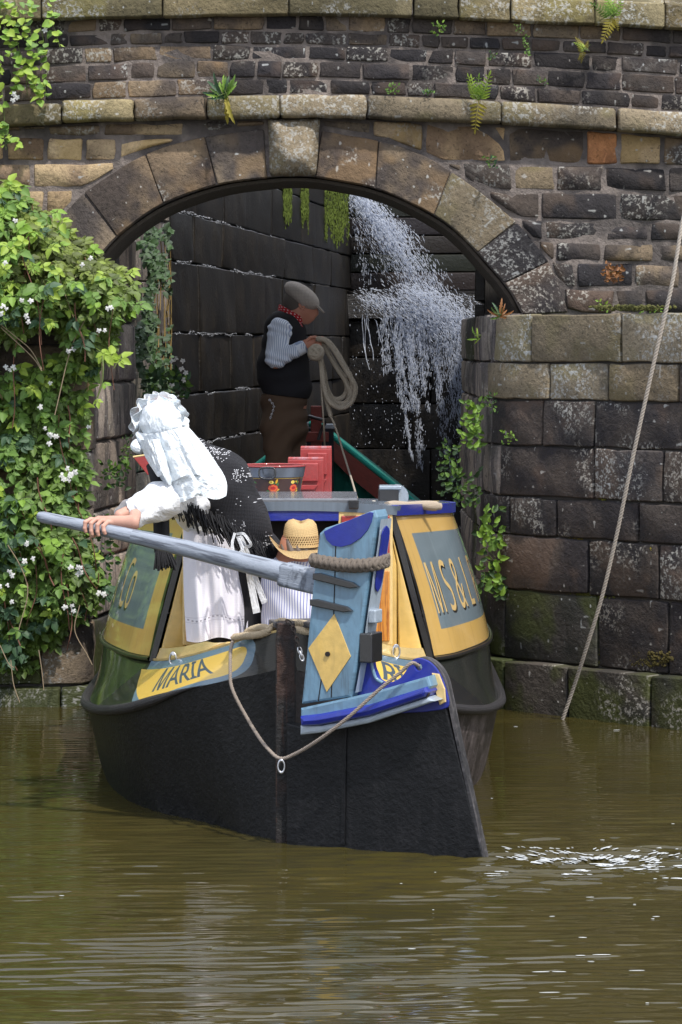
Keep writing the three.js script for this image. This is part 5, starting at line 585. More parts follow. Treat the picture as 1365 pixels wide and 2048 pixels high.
  const cap = bones([[hp(596, 588), V(.098, .052, .108)], [hp(606, 586), V(.10, .05, .10)], [hp(618, 594), V(.07, .045, .085)]], .05); part('flat_cap', sdfMesh((p) => { const c = hp(600, 590), x = p.x - c.x, y = p.y - c.y, q = V(c.x + x * .84 - y * .54, c.y + x * .54 + y * .84, p.z); return cap(q); }, hp(540, 650).setZ(-20.68), hp(670, 545).setZ(-20.32), 56, 4), tweed, t);
  part('cap_peak', thick(14, 5, (u, v) => { const a = (u - .5) * 2.2, c = hp(622, 602); return c.add(V(L(.02, .095, v) * Math.cos(a) - .0, -L(.0, .088, v) * Math.cos(a) + .01, Math.sin(a) * L(.085, .075, v))); }, .01), tweed, t);
  part('watch_chain', (() => { const gs = []; const c = curve([hp(540, 800, -.16), hp(548, 812, -.17), hp(545, 826, -.17), hp(541, 838, -.165)]); for (let i = 0; i < 12; i++) { const g = new THREE.TorusGeometry(.006, .002, 5, 8), p = c.getPoint(i / 11); g.rotateY(i % 2 * 1.57); g.translate(p.x, p.y, p.z); gs.push(g); } return mergeGeometries(gs); })(), M.steel, t);
}

// ------------------------------------------------------------------ ropes and the things on the boat
{
  const d = 20.2, hp = (x, y, k = 0) => P(x, y, d + k), gs = [];
  const loop = (q, k) => gs.push(laid(q.map(([x, y], i) => hp(x, y, k + .02 * Math.sin(i * 1.3))), .0175, 26, 150));
  loop([[634, 678], [650, 680], [664, 694], [682, 722], [697, 748], [711, 774], [704, 803], [685, 816], [664, 808], [651, 784], [644, 735], [638, 700]], -.04); loop([[636, 682], [648, 690], [658, 708], [676, 738], [694, 766], [700, 790], [690, 806], [672, 806], [656, 790], [647, 750], [640, 712]], .03); loop([[634, 684], [645, 688], [656, 704], [672, 732], [690, 758], [694, 780], [684, 796], [668, 798], [655, 778], [648, 742], [641, 712]], .08); loop([[636, 677], [655, 682], [672, 702], [690, 732], [704, 762], [700, 796], [680, 812], [660, 800], [649, 770], [643, 730]], .02);
  const tail = laid([hp(640, 700), hp(646, 740), hp(651, 790), hp(662, 832)], .0165, 14, 70); gs.push(tail);
  const thin = tube([hp(662, 832), hp(672, 856), hp(690, 915), P(704, 960, 19.2), P(716, 1002, 18.4)], .0075, 40, 6); gs.push(thin); gs.push(tube([hp(640, 716, -.06), hp(643, 770, -.04), hp(648, 850, 0), hp(650, 896, .2)], .006, 30, 6));
  const ball = hp(632, 705, -.1), wr = []; for (let k = 0; k < 9; k++) { const a = k * 1.3, ax = V(Math.sin(a), Math.cos(a * 1.7), Math.sin(a * 2.3)).normalize(), e1 = V(ax.y, -ax.x, .1).cross(ax).normalize(), e2 = ax.clone().cross(e1), q = []; for (let i = 0; i < 20; i++) { const b = i / 20 * 6.283; q.push(ball.clone().addScaledVector(e1, Math.cos(b) * .043).addScaledVector(e2, Math.sin(b) * .043).addScaledVector(ax, (k % 3 - 1) * .016)); } wr.push(tube(q, .0125, 40, 6, true)); } const bs = new THREE.SphereGeometry(.042, 16, 12); bs.translate(ball.x, ball.y, ball.z); gs.push(bs, ...wr);
  solo('coiled_rope', mergeGeometries(gs), M.ropePale, 'coiled pale rope with a ball knot held by the person in the flat cap', 'rope');
}
{ // mooring rope down from the bridge into the water
  const pts = [[1500, -40, 18.3], [1450, 60, 17.7], [1420, 200, 17.3], [1380, 380, 17.05], [1366, 440, 17.02], [1345, 565, 17.02], [1322, 665, 17.06], [1297, 775, 17.12], [1265, 920, 17.22], [1236, 1060, 17.34], [1204, 1195, 17.46], [1172, 1300, 17.58], [1146, 1380, 17.7], [1125, 1441, 17.76], [1110, 1490, 17.8]].map(([x, y, d]) => P(x, y, d)); solo('mooring_rope', laid(pts, .0115, 84, 500), mat([.42, .37, .32], .95), 'long twisted rope hanging slack from the bridge into the water on the right', 'rope'); }
{ // slack line round the stern with its shackle
  const pts = [[472, 1278, 13.78], [466, 1283, 13.66], [462, 1300, 13.56], [461, 1340, 13.5], [462, 1366, 13.48], [470, 1390, 13.46], [500, 1445, 13.42], [535, 1496, 13.28], [562, 1517, 13.2], [590, 1508, 13.16], [640, 1478, 13.05], [700, 1432, 12.98], [760, 1378, 12.95], [800, 1346, 12.93], [824, 1326, 12.92], [838, 1332, 12.96]].map(([x, y, d]) => P(x, y, d)); const g = laid(pts, .0085, 60, 260); const s = solo('slack_line', g, mat([.27, .225, .19], .95), 'thin slack line looped round the stern, meeting in a shackle below the rudder', 'rope');
  const q = P(563, 1533, 13.18).sub(s.position), sh = new THREE.TorusGeometry(.018, .0045, 8, 20); sh.scale(.8, 1.5, 1); sh.translate(q.x, q.y, q.z); const m = shade(new THREE.Mesh(sh, M.steel)); m.name = 'shackle'; s.add(m); }
{ // thick rope coiled on the stern deck, and the chain
  const p = (x, y, d) => P(x, y - 7, d - .14); const g1 = laid([p(468, 1282, 13.8), p(490, 1279, 13.74), p(520, 1276, 13.66), p(540, 1268, 13.6), p(528, 1262, 13.66), p(506, 1266, 13.74), p(494, 1274, 13.8), p(506, 1276, 13.76), p(524, 1270, 13.72), p(545, 1262, 13.66), p(562, 1250, 13.62), p(580, 1253, 13.6), p(600, 1254, 13.62), p(618, 1258, 13.66), p(602, 1266, 13.62), p(584, 1266, 13.56), p(606, 1272, 13.62), p(622, 1270, 13.7)], .0175, 34, 240); solo('stern_rope', g1, M.rope, 'thick pale rope coiled on the stern deck at the head of the sternpost', 'rope');
  const ch = thing('chain', 'short rusty chain hanging beside the sternpost', 'chain', p(592, 1300, 13.2)); const c = curve([p(578, 1252, 13.3), p(586, 1262, 13.24), p(592, 1278, 13.22), p(597, 1296, 13.2), p(601, 1312, 13.2), p(604, 1322, 13.2)]); for (let i = 0; i < 9; i++) { const g = new THREE.TorusGeometry(.012, .0038, 7, 14); g.scale(.72, 1.25, 1); g.rotateY(i % 2 * 1.4 + .3); const tg = c.getTangent(i / 8), q = c.getPoint(i / 8); g.rotateZ(Math.atan2(tg.x, -tg.y)); g.translate(q.x, q.y, q.z); part('link', g, i < 6 ? M.rust : M.steel, ch); } }
{ // painted bowl on the sliding hatch
  const d = 16.0, a = P(546, 1000, d), b = P(546, 931, d), h = b.y - a.y, mpx = d / FOCAL, r0 = 53 * mpx, r1 = 65 * mpx, t = thing('painted_bowl', 'dark round bowl painted with red and yellow flowers below a bright steel band', 'bowl', a);
  const tx = canvasTex(2048, 512, (c, w, hh) => { const g = hash2; c.fillStyle = '#40241a'; c.fillRect(0, 0, w, hh); c.fillStyle = '#c0a25a'; c.fillRect(0, hh * .965, w, 8); c.fillStyle = '#8f2b1e'; c.fillRect(0, 0, w, 20); c.fillStyle = '#cfae49'; c.fillRect(0, hh * .335, w, 6);
    const rose = (x, y, s, col, lt) => { c.fillStyle = col; c.beginPath(); c.arc(x, y, s, 0, 7); c.fill(); c.fillStyle = lt; for (let i = 0; i < 7; i++) { const an = i * .9; c.beginPath(); c.ellipse(x + Math.cos(an) * s * .72, y + Math.sin(an) * s * .62, s * .42, s * .2, an + 1.2, 0, 7); c.fill(); } }, leaf = (x, y, an, s, col) => { c.fillStyle = col; c.beginPath(); c.ellipse(x, y, s, s * .34, an, 0, 7); c.fill(); };
    for (let k = 0; k < 8; k++) { const x = w * (k + .5) / 8; for (let i = 0; i < 13; i++) leaf(x + (g(k, i, 1) - .5) * 110, hh * (.40 + .5 * g(k, i, 2)), g(k, i, 3) * 3.1, 34, i % 3 ? '#d9a81e' : '#3d6b2c'); rose(x - 10, hh * .62, 56, '#b3201d', '#e0622f'); rose(x + 26, hh * .84, 36, '#d98a86', '#f2d9cf'); rose(x - 30, hh * .45, 26, '#dfb22a', '#f5dc74'); if (k % 2) { leaf(x + 60, hh * .2, 1.4, 46, '#efe6cf'); leaf(x + 92, hh * .12, 1.9, 40, '#e5b41e'); leaf(x + 30, hh * .14, 1.1, 34, '#e0aa18'); } } });
  const side = grid(64, 6, (u, v) => { const an = u * 6.283 + 2.03, r = L(r0, r1, v); return a.clone().add(V(Math.cos(-an) * r, v * h, Math.sin(-an) * r)); }); part('side', side, phys([1, 1, 1], .3, { map: tx, clearcoat: 1, clearcoatRoughness: .06 }), t);
  part('steel_band', grid(64, 2, (u, v) => { const an = u * 6.283, k = L(.69, .965, v), r = L(r0, r1, k) + .0025; return a.clone().add(V(Math.cos(-an) * r, k * h, Math.sin(-an) * r)); }), mat([.30, .32, .36], .28, { metalness: .85 }), t);
  const rim = new THREE.TorusGeometry(r1, .006, 8, 60); rim.rotateX(Math.PI / 2); rim.translate(a.x, a.y + h, a.z); part('rim', rim, M.red, t); const fl = new THREE.CylinderGeometry(r0, r0, .01, 40); fl.translate(a.x, a.y + .006, a.z); part('base', fl, M.black, t); const ins = new THREE.CylinderGeometry(r1 - .006, r0, h * .9, 40, 1, true); ins.translate(a.x, a.y + h * .52, a.z); part('inside', ins, mat([.1, .04, .03], .6, { side: THREE.DoubleSide }), t);
  const hd = curve([P(520, 939, d - .185), P(520, 953, d - .19), P(526, 957, d - .192), P(546, 957, d - .194), P(550, 953, d - .194), P(550, 939, d - .192), P(546, 936, d - .19), P(526, 936, d - .188)], true); part('handle', new THREE.TubeGeometry(hd, 40, .0055, 7, true), M.black, t);
  for (const [x, y] of [[598, 930], [603, 985], [486, 944]]) { const q = P(x, y, d - .15), gs = []; for (let i = 0; i < 5; i++) { const pt = new THREE.SphereGeometry(.011, 8, 6); pt.scale(1, .7, .35); const an = i * 1.257; pt.translate(q.x + Math.cos(an) * .013, q.y + Math.sin(an) * .013, q.z); gs.push(pt); } }
}
{ // red blocks, lamp, rolled canvas on the roof
  const blk = (x0, y0, x1, y1, d, dep, label) => { const a = P(x0, y1, d), b = P(x1, y0, d), w = b.x - a.x, h = b.y - a.y, cx = (a.x + b.x) / 2, t = thing('roof_block', label, 'block', V(cx, a.y, a.z - dep / 2)); const g = boxAt(cx, a.y + h / 2, a.z - dep / 2, w, h, dep, .006); part('body', g, M.red, t); const s = extrude([[-w * .28, 0], [w * .34, 0], [w * .24, -h * .12], [-w * .2, -h * .12]], .04, .003); s.translate(cx, a.y + h * .36, a.z - .01); part('wedge', s, M.red, t); part('raised_face', boxAt(cx + w * .04, a.y + h * .68, a.z + .012, w * .62, h * .46, .03, .006), M.red, t); part('top_wear', boxAt(cx, b.y + .004, a.z - dep / 2, w * .98, .008, dep * .98, .002), mat([1, 1, 1], .7, { map: wearTex([.4, .05, .04], [.4, .5, .6], 151, 1) }), t); };
  blk(601, 897, 664, 992, 17.0, .2, 'tall red painted wooden block standing behind the shorter one on the cabin roof'); blk(576, 919, 648, 998, 16.55, .16, 'shorter red painted block with worn top, right beside the painted bowl');
  const t = thing('roof_lamp', 'black boxed lamp with a grey round back on the cabin roof', 'lamp', P(785, 1006, 16.2)); const a = P(757, 1006, 16.2), b = P(798, 978, 16.2); part('box', boxAt((a.x + b.x) / 2, (a.y + b.y) / 2, a.z - .08, b.x - a.x, b.y - a.y, .16, .01), M.black, t); const cy = new THREE.CylinderGeometry(.062, .062, .1, 32); cy.rotateX(Math.PI / 2); const q = P(795, 994, 16.25); cy.translate(q.x, q.y, q.z - .1); part('drum', cy, M.palegrey, t); const s = new THREE.CylinderGeometry(.061, .061, .17, 24, 1, false, 0, Math.PI); part('top_plate', boxAt((a.x + b.x) / 2 + .01, b.y + .006, a.z - .08, b.x - a.x + .01, .02, .17, .006), M.palegrey, t); const kn = new THREE.SphereGeometry(.022, 14, 10); const kq = P(748, 1009, 16.0); kn.translate(kq.x, kq.y, kq.z); part('knob', kn, mat([.5, .45, .38], .6), t);
  const rl = taper([P(774, 1012, 15.3), P(800, 1011, 15.4), P(840, 1010, 15.5), P(882, 1013, 15.55)], (v) => .022 + .004 * Math.sin(v * 9) + (v > .95 ? -.006 : 0), 0, 30, 12); solo('rolled_canvas', rl, mat([.42, .34, .26], .95, { bumpMap: grainBump, bumpScale: .008 }), 'rolled beige canvas lying along the right rear edge of the roof', 'canvas');
  const pl = thing('red_board', 'small red triangular board with cream edges behind the shoulder of the person in the bonnet', 'board', P(285, 950, 16.6)); const v3 = [[268, 916], [300, 911], [300, 950], [296, 950]].map(([x, y]) => P(x, y, 16.6)); const g = extrude(v3.map((p) => [p.x, p.y]), .03, .003); g.translate(0, 0, -16.63); part('face', g, M.red, pl); part('edge', tube([v3[0].clone().add(V(-.004, .006, 0)), v3[1].clone().add(V(.004, .006, 0))], .006, 6, 6), M.cream, pl); part('post', boxAt(v3[1].x + .012, v3[1].y - .2, -16.62, .018, .44, .03, .004), M.cream, pl);
}

// ------------------------------------------------------------------ plants
const leafMat = (r, g, b, o = {}) => phys([r, g, b], .62, { transmission: .32, thickness: 0, side: THREE.DoubleSide, ...o });
const LM = { light: leafMat(.30, .43, .04), mid: leafMat(.12, .235, .03), fresh: leafMat(.21, .37, .035), dark: leafMat(.03, .075, .016), deep: leafMat(.018, .045, .012), blue: leafMat(.045, .11, .045), yellow: leafMat(.36, .30, .03), rustl: leafMat(.30, .12, .03) };  // brightest tones stand for sunlit leaves, the dark ones for shaded leaves
function leaflet(len, wid, fold = .25, tip = 1) { // ovate blade along +y, folded on its midrib, drooping at the tip
  return grid(4, 6, (u, v) => { const k = Math.pow(Math.sin(Math.PI * Math.pow(v, .75)), .8) * (1 - .15 * v * tip), x = (u - .5) * wid * k, saw = (v > .05 && v < .95 && (u === 0 || u === 1)) ? (Math.round(v * 6) % 2 ? 1 : .86) : 1; return V(x * saw, v * len, Math.abs(x) * fold * 1.4 - .18 * len * v * v); });
}
function xf(g, px, py, pz, rx, ry, rz, s = 1) { g.scale(s, s, s); g.rotateX(rx); g.rotateY(ry); g.rotateZ(rz); g.translate(px, py, pz); return g; }
function brambleLeaf(s, k) { const gs = [xf(leaflet(.085, .066), 0, .03, 0, -.2 + k * .1, 0, 0)]; for (const q of [-1, 1]) gs.push(xf(leaflet(.07, .052), q * .004, .018, 0, -.25, q * .25, -q * (1.25 + .2 * k))); if (k > .5) for (const q of [-1, 1]) gs.push(xf(leaflet(.052, .04), q * .003, .005, -.004, -.3, q * .3, -q * 2.0)); gs.push(tube([V(0, -.05, -.02), V(0, 0, 0), V(0, .03, 0)], .0018, 4, 4)); const g = mergeGeometries(gs); g.scale(s, s, s); return g; }
const bramGeo = [0, .3, .6, .8, 1].map((k) => brambleLeaf(1, k)), ivyGeo = [.9, 1.1].map((w) => { const g = leaflet(.045, .042 * w, .2); g.translate(0, -.005, 0); return g; });
const e3 = new THREE.Euler(), qq = new THREE.Quaternion();
function leafMatrix(p, R, s, up = .5, face = 1.1) { e3.set(-.5 - R() * up + (R() - .5) * .5, (R() - .5) * face, (R() - .5) * 2.6 + (R() < .35 ? Math.PI : 0)); qq.setFromEuler(e3); return new THREE.Matrix4().compose(p, qq, V(s, s, s)); }
function addLeaf(parent, geo, m, M4, name = 'leaf') { const k = shade(new THREE.Mesh(geo, m)); k.name = name; k.applyMatrix4(M4); k.position.sub(parent.position); parent.add(k); return k; }
function blossom(p, R, s = 1) { const gs = []; for (let i = 0; i < 5; i++) { const g = new THREE.CircleGeometry(.0105 * s, 7); g.scale(.62, 1, 1); g.rotateX(-.25); g.translate(0, .010 * s, 0); g.rotateZ(i * 1.257 + R()); gs.push(g); } const c = new THREE.IcosahedronGeometry(.005 * s, 0); gs.push(c); const g = mergeGeometries(gs.map((x) => x.index ? x.toNonIndexed() : x)); g.rotateX(-.4 * R()); g.rotateY((R() - .5)); g.translate(p.x, p.y, p.z); return g; }
const petal = leafMat(.62, .62, .60, { transmission: .2 }), stemRed = mat([.16, .07, .045], .8), stemGreen = mat([.11, .15, .04], .8), stemDry = mat([.30, .23, .15], .9);
{ // brambles over the left wall
  const R = rng(71), t = thing('bramble_bush', 'large flowering bramble bush with white blossoms sprawling over the wall left of the arch', 'bramble', P(90, 1330, 18.4));
  const edge = [[375, 30], [400, 58], [440, 96], [480, 170], [520, 208], [555, 262], [600, 278], [630, 262], [660, 236], [700, 232], [740, 200], [800, 176], [860, 178], [900, 168], [950, 184], [1000, 172], [1060, 178], [1120, 196], [1180, 222], [1225, 180], [1270, 130], [1330, 92]];
  const bulge = (y) => .10 + .42 * Math.exp(-Math.pow((y - 560) / 150, 2)) + .20 * Math.exp(-Math.pow((y - 1080) / 170, 2));
  const dens = (x, y) => { const gapN = vnoise(x / 46, y / 60, 81) * .65 + vnoise(x / 19, y / 22, 82) * .35; const hole = Math.exp(-Math.pow((x - 22) / 44, 2) - Math.pow((y - 740) / 70, 2)) * .8 + Math.exp(-Math.pow((x - 95) / 40, 2) - Math.pow((y - 690) / 34, 2)) * .6 + Math.exp(-Math.pow((x - 12) / 30, 2) - Math.pow((y - 960) / 60, 2)) * .5 + .5 * Math.exp(-Math.pow((x - 180) / 60, 2) - Math.pow((y - 880) / 60, 2)); return (y < 650 ? 1.4 : .95) * (.4 + gapN) - hole - SS(y, 1230, 1340) * .35; };
  const spot = (layer) => { for (let n = 0; n < 60; n++) { const y = 370 + R() * 970, xr = interp(edge, y)[0] - 4, x = -230 + R() * (xr + 230); if (x < 0 && R() < .45) continue; if (dens(x, y) < .46 + .3 * R()) continue; const k = CL((xr - x) / 60, .15, 1); return [x, y, 18.42 - bulge(y) * k * (layer + .35 * R())]; } return [60, 500, 18.1]; };
  const sun1 = (y) => (y < 560 ? .5 : y < 720 ? .32 : .16);  // share of leaves given sunlit colours, larger towards the top of the bush
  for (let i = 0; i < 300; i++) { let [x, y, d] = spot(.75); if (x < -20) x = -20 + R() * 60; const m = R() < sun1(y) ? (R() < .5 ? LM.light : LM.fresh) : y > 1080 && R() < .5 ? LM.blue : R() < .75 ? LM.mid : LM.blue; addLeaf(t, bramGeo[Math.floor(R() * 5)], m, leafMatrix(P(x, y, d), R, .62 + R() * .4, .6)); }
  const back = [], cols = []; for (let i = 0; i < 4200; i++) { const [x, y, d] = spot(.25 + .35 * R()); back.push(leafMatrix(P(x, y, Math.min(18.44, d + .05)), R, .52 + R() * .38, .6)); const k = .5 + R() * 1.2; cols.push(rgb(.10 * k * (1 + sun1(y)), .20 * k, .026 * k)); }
  for (let i = 0; i < 3400; i++) { const x = -1250 + R() * 1180, y = 380 + R() * 960 - (x < -500 ? 120 * R() : 0), X = (x - 682) * 18 / FOCAL, wd = X > -2.6 ? 18.46 : X > -4 ? L(18.1, 18.46, (X + 4) / 1.4) : L(17.7, 18.1, (X + 6) / 2); if (vnoise(x / 70, y / 80, 83) < .3) continue; back.push(leafMatrix(P(x, y, wd - .08 - .4 * R() * R()), R, .8 + R() * .6, .6)); const k = .6 + R() * 1.1; cols.push(rgb(.12 * k, .22 * k, .026 * k)); }
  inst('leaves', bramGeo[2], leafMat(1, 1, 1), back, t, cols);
  const stems = []; for (let i = 0; i < 46; i++) { let [x, y, d] = spot(.6); const pts = [], dx = (R() - .3) * 16, a = 20 + R() * 26; for (let k = 0; k < 6; k++) { pts.push(P(x + dx * k + 6 * Math.sin(k + i), y + a * k * .8, Math.min(18.42, d + .02 * k * (R() - .3)))); } stems.push(tube(pts, .0025 + R() * .002, 14, 5)); }
  part('stems', mergeGeometries(stems), stemRed, t, { kind: 'stuff' });
  for (const q of [[[0, 648], [30, 672], [62, 700], [84, 738]], [[2, 655], [40, 690], [70, 720], [84, 742]], [[16, 1090], [40, 1130], [56, 1180], [38, 1260]], [[110, 830], [145, 690], [170, 640]], [[120, 560], [150, 640], [175, 690]], [[205, 720], [203, 760], [195, 795]], [[160, 1210], [150, 1260], [175, 1310], [185, 1330]], [[22, 1320], [28, 1370], [40, 1405]], [[78, 1300], [84, 1340], [88, 1380]], [[0, 1290], [20, 1330], [28, 1335]]]) part('cane', tube(q.map(([x, y]) => P(x, y, 18.1)), .0032, 20, 5), stemDry, t);
  const fl = [[38, 438], [70, 447], [12, 520], [55, 600], [110, 505], [175, 525], [214, 610], [236, 650], [208, 652], [52, 640], [82, 628], [140, 700], [100, 760], [38, 780], [75, 808], [180, 862], [172, 868], [98, 865], [110, 880], [52, 935], [132, 958], [140, 960], [78, 985], [142, 940], [44, 1080], [48, 1083], [60, 1125], [18, 1150], [145, 1128], [150, 1132], [155, 1150], [186, 1143], [205, 1195], [138, 1218], [95, 1236], [32, 1196], [8, 1168], [64, 1290], [20, 740], [10, 620]];
  for (const [x, y] of fl.filter((_, i) => i % 3 !== 1)) { const n = 1 + Math.floor(R() * 3), gs = []; for (let i = 0; i < n; i++) gs.push(blossom(P(x + (R() - .5) * 22, y + (R() - .5) * 18, 18.36 - bulge(y) * 1.15), R, .7 + R() * .35)); part('blossom', mergeGeometries(gs), petal, t); }
  // a long shoot reaching out over the drip-stained wall
  const shoot = tube([P(205, 712, 18.0), P(207, 735, 17.95), P(204, 770, 17.95), P(195, 796, 17.95)], .0045, 12, 6); part('shoot', shoot, stemGreen, t);
  for (const [x, y, s, m] of [[238, 722, 1, LM.light], [222, 716, .9, LM.light], [213, 770, .6, LM.fresh], [195, 800, .5, LM.light], [205, 705, .9, LM.light], [262, 545, .8, LM.light], [246, 600, .9, LM.mid], [275, 608, .9, LM.mid], [108, 425, .8, LM.fresh], [124, 440, .9, LM.light], [95, 444, .8, LM.mid], [165, 690, 1.1, LM.blue]]) addLeaf(t, bramGeo[3], m, leafMatrix(P(x, y, 18.02), R, s, .5));
}
{ // creeper hanging from the parapet, top left
  const R = rng(72), t = thing('hanging_creeper', 'bright green creeper trailing down the parapet at the top left corner', 'creeper', P(30, 300, 18.45)); const strands = [[0, -20, 20, 120, 18], [30, 0, 55, 190, 30], [-20, 40, 15, 300, 10], [60, 5, 70, 120, 14], [100, 0, 118, 95, 8], [48, 120, 80, 205, 12], [0, 250, 48, 300, 10], [-40, -20, -20, 280, 20], [85, 60, 96, 192, 6]]; const st = [];
  for (const [x0, y0, x1, y1, wd] of strands) { const pts = []; for (let k = 0; k < 6; k++) pts.push(P(L(x0, x1, k / 5) + (R() - .5) * 12, L(y0, y1, k / 5), 18.44 - .05 * R())); st.push(tube(pts, .0025, 20, 5)); const n = Math.round((y1 - y0) * wd / 95) + 6; for (let i = 0; i < n; i++) { const v = R(), x = L(x0, x1, v) + (R() - .5) * wd * 1.7, y = L(y0, y1, v); addLeaf(t, ivyGeo[i % 2], R() < .5 ? LM.light : R() < .6 ? LM.fresh : LM.mid, leafMatrix(P(x, y, 18.42 - R() * .09), R, .8 + R() * .7, .5)); } }
  part('stems', mergeGeometries(st), stemGreen, t, { kind: 'stuff' });
  const fl = []; for (const [x, y] of [[28, 188], [34, 194], [26, 200], [90, 60]]) fl.push(blossom(P(x, y, 18.36), R, 1)); part('blossom', mergeGeometries(fl), petal, t);
}
// weeds rooted in the joints
const strap = (len, wid, arch) => grid(4, 14, (u, v) => { const k = Math.pow(Math.sin(Math.PI * Math.min(1, .08 + .92 * v)), .7), lob = 1 - .6 * Math.abs(Math.sin(v * 19)), x = (u - .5) * wid * k * (u === 0 || u === 1 ? lob : 1); return V(x, len * v * Math.cos(arch * v * .6), Math.abs(x) * .4 + len * (.25 * v - arch * .4 * v * v)); });
const frond = (len, n = 7) => { const gs = [tube([V(0, 0, 0), V(0, len * .5, .02), V(0, len * .95, 0)], .0022, 5, 4)]; for (let i = 1; i <= n; i++) for (const q of [-1, 1]) { const v = i / (n + 1), l = len * .34 * (1 - v * .7); gs.push(xf(leaflet(l, l * .36, .15), q * .002, len * v, .02 * Math.sin(v * 3.1), -.1, 0, -q * 1.15)); } gs.push(xf(leaflet(len * .2, len * .08), 0, len * .9, 0, 0, 0, 0)); return mergeGeometries(gs); };
function weed(name, label, cat, px, py, d, o) { const R = rng(o.seed), base = P(px, py, d), t = thing(name, label, cat, base, o.group); const s = o.size / 332; const geos = o.kind === 'strap' ? [strap(s, s * .21, .8), strap(s, s * .17, 1.1)] : o.kind === 'frond' ? [frond(s), frond(s * .8, 6)] : [leaflet(s * (o.leaf ?? .34), s * .22), leaflet(s * (o.leaf ?? .34) * .8, s * .18)];
  if (o.kind === 'bushy') o.n = Math.round(o.n * 1.7); for (let i = 0; i < o.n; i++) { const a = o.spread * ((i + .5) / o.n - .5) * 2 + (R() - .5) * .4, k = new THREE.Matrix4(), off = o.kind === 'bushy' ? V((R() - .5) * s * (o.wide ?? 1.1), (R() - .4) * s * (o.tall ?? 1), R() * .09) : V((R() - .5) * .02, (R() - .5) * .015, R() * .02); e3.set((R() - .25) * .7, (R() - .5) * 1.2, (o.kind === 'bushy' ? (R() - .5) * 5 : a) + (o.lean ?? 0)); const sc = .65 + R() * .5; k.compose(base.clone().add(off), qq.setFromEuler(e3), V(sc, sc, sc)); const m = (o.dead && i < o.dead) ? LM.yellow : o.mats[Math.floor(R() * o.mats.length)]; const q = addLeaf(t, geos[i % 2], m, k); if (o.dead && i < o.dead) q.rotateZ(Math.PI - a + (R() - .5)); }
  const st = []; for (let i = 0; i < 4; i++) st.push(tube([base.clone(), base.clone().add(V((R() - .5) * s * .4, (R() - .3) * s * .4, .03)), base.clone().add(V((R() - .5) * s * .8, (R() - .2) * s * .7, .05))], .002, 6, 4)); part('stem', mergeGeometries(st), stemGreen, t); return t; }
weed('wall_weed', 'large leafy weed with drooping yellow leaves on the string course left of the keystone', 'weed', 452, 196, 18.42, { kind: 'strap', size: 58, n: 24, spread: 1.7, mats: [LM.mid, LM.fresh, LM.blue], dead: 6, seed: 81 });
weed('wall_weed', 'upright pale green weed growing on the string course right of the keystone', 'weed', 956, 200, 18.44, { kind: 'frond', size: 58, n: 8, spread: .75, mats: [LM.light, LM.fresh], dead: 1, seed: 82 });
weed('fern', 'green fern with yellowed fronds on the coping near the top right corner', 'fern', 1226, 34, 18.44, { kind: 'frond', size: 50, n: 9, spread: 1.2, mats: [LM.fresh, LM.mid], dead: 3, seed: 83 });
weed('fern', 'half yellow fern in the upper parapet joint below the right coping', 'fern', 1168, 102, 18.5, { kind: 'frond', size: 30, n: 6, spread: 1.3, mats: [LM.light, LM.yellow], dead: 2, seed: 84 });
weed('wall_weed', 'bushy green tuft in the first parapet course under the coping', 'weed', 878, 60, 18.5, { kind: 'bushy', size: 26, n: 14, spread: 1, mats: [LM.fresh, LM.mid], seed: 85 });
weed('wall_weed', 'small round tuft standing on the string course right of the arch crown', 'weed', 786, 182, 18.5, { kind: 'bushy', size: 22, n: 12, spread: 1, mats: [LM.mid], seed: 86 });
weed('wall_weed', 'low flat tuft on the string course beside the small round tuft', 'weed', 858, 186, 18.5, { kind: 'bushy', size: 20, n: 10, spread: 1, mats: [LM.mid, LM.blue], tall: .5, seed: 87 });
weed('wall_weed', 'tiny green tuft in the second parapet joint, right of the bushy one', 'weed', 1036, 60, 18.52, { kind: 'bushy', size: 15, n: 8, spread: 1, mats: [LM.mid], seed: 88 });
weed('wall_weed', 'trailing little weed down two parapet courses', 'weed', 1052, 95, 18.52, { kind: 'bushy', size: 22, n: 11, spread: 1, mats: [LM.mid], wide: .5, tall: 1.8, seed: 89 });
weed('wall_weed', 'tiny tuft in the third parapet course above the upright pale weed', 'weed', 984, 116, 18.52, { kind: 'bushy', size: 16, n: 8, spread: 1, mats: [LM.mid, LM.blue], seed: 90 });
weed('wall_weed', 'small dark tuft in the fourth parapet course on the right', 'weed', 1084, 164, 18.52, { kind: 'bushy', size: 17, n: 8, spread: 1, mats: [LM.blue, LM.mid], seed: 91 });
weed('wall_weed', 'round green tuft between spandrel stones right of the arch', 'weed', 982, 326, 18.5, { kind: 'bushy', size: 24, n: 14, spread: 1, mats: [LM.mid, LM.blue], seed: 92 });
weed('dry_weed', 'orange withered plant hanging on the dark spandrel stones at right', 'weed', 1226, 548, 18.48, { kind: 'bushy', size: 34, n: 36, spread: 1, mats: [LM.rustl, LM.rustl, leafMat(.16, .07, .03)], seed: 93 });
weed('wall_weed', 'bright seedling on the ledge below the orange withered plant', 'weed', 1208, 616, 18.2, { kind: 'bushy', size: 26, n: 6, spread: 1, mats: [LM.light, LM.fresh], seed: 94 });
weed('wall_weed', 'low green tuft on the ledge beside the hanging rope', 'weed', 1304, 620, 18.05, { kind: 'bushy', size: 26, n: 14, spread: 1, mats: [LM.mid, LM.fresh], wide: 1.8, tall: .5, seed: 95 });
weed('wall_weed', 'plant with dead brown stems at the springing of the arch on the right', 'weed', 1000, 632, 18.4, { kind: 'strap', size: 40, n: 9, spread: 1.8, mats: [LM.mid, LM.blue, LM.rustl], seed: 96 });
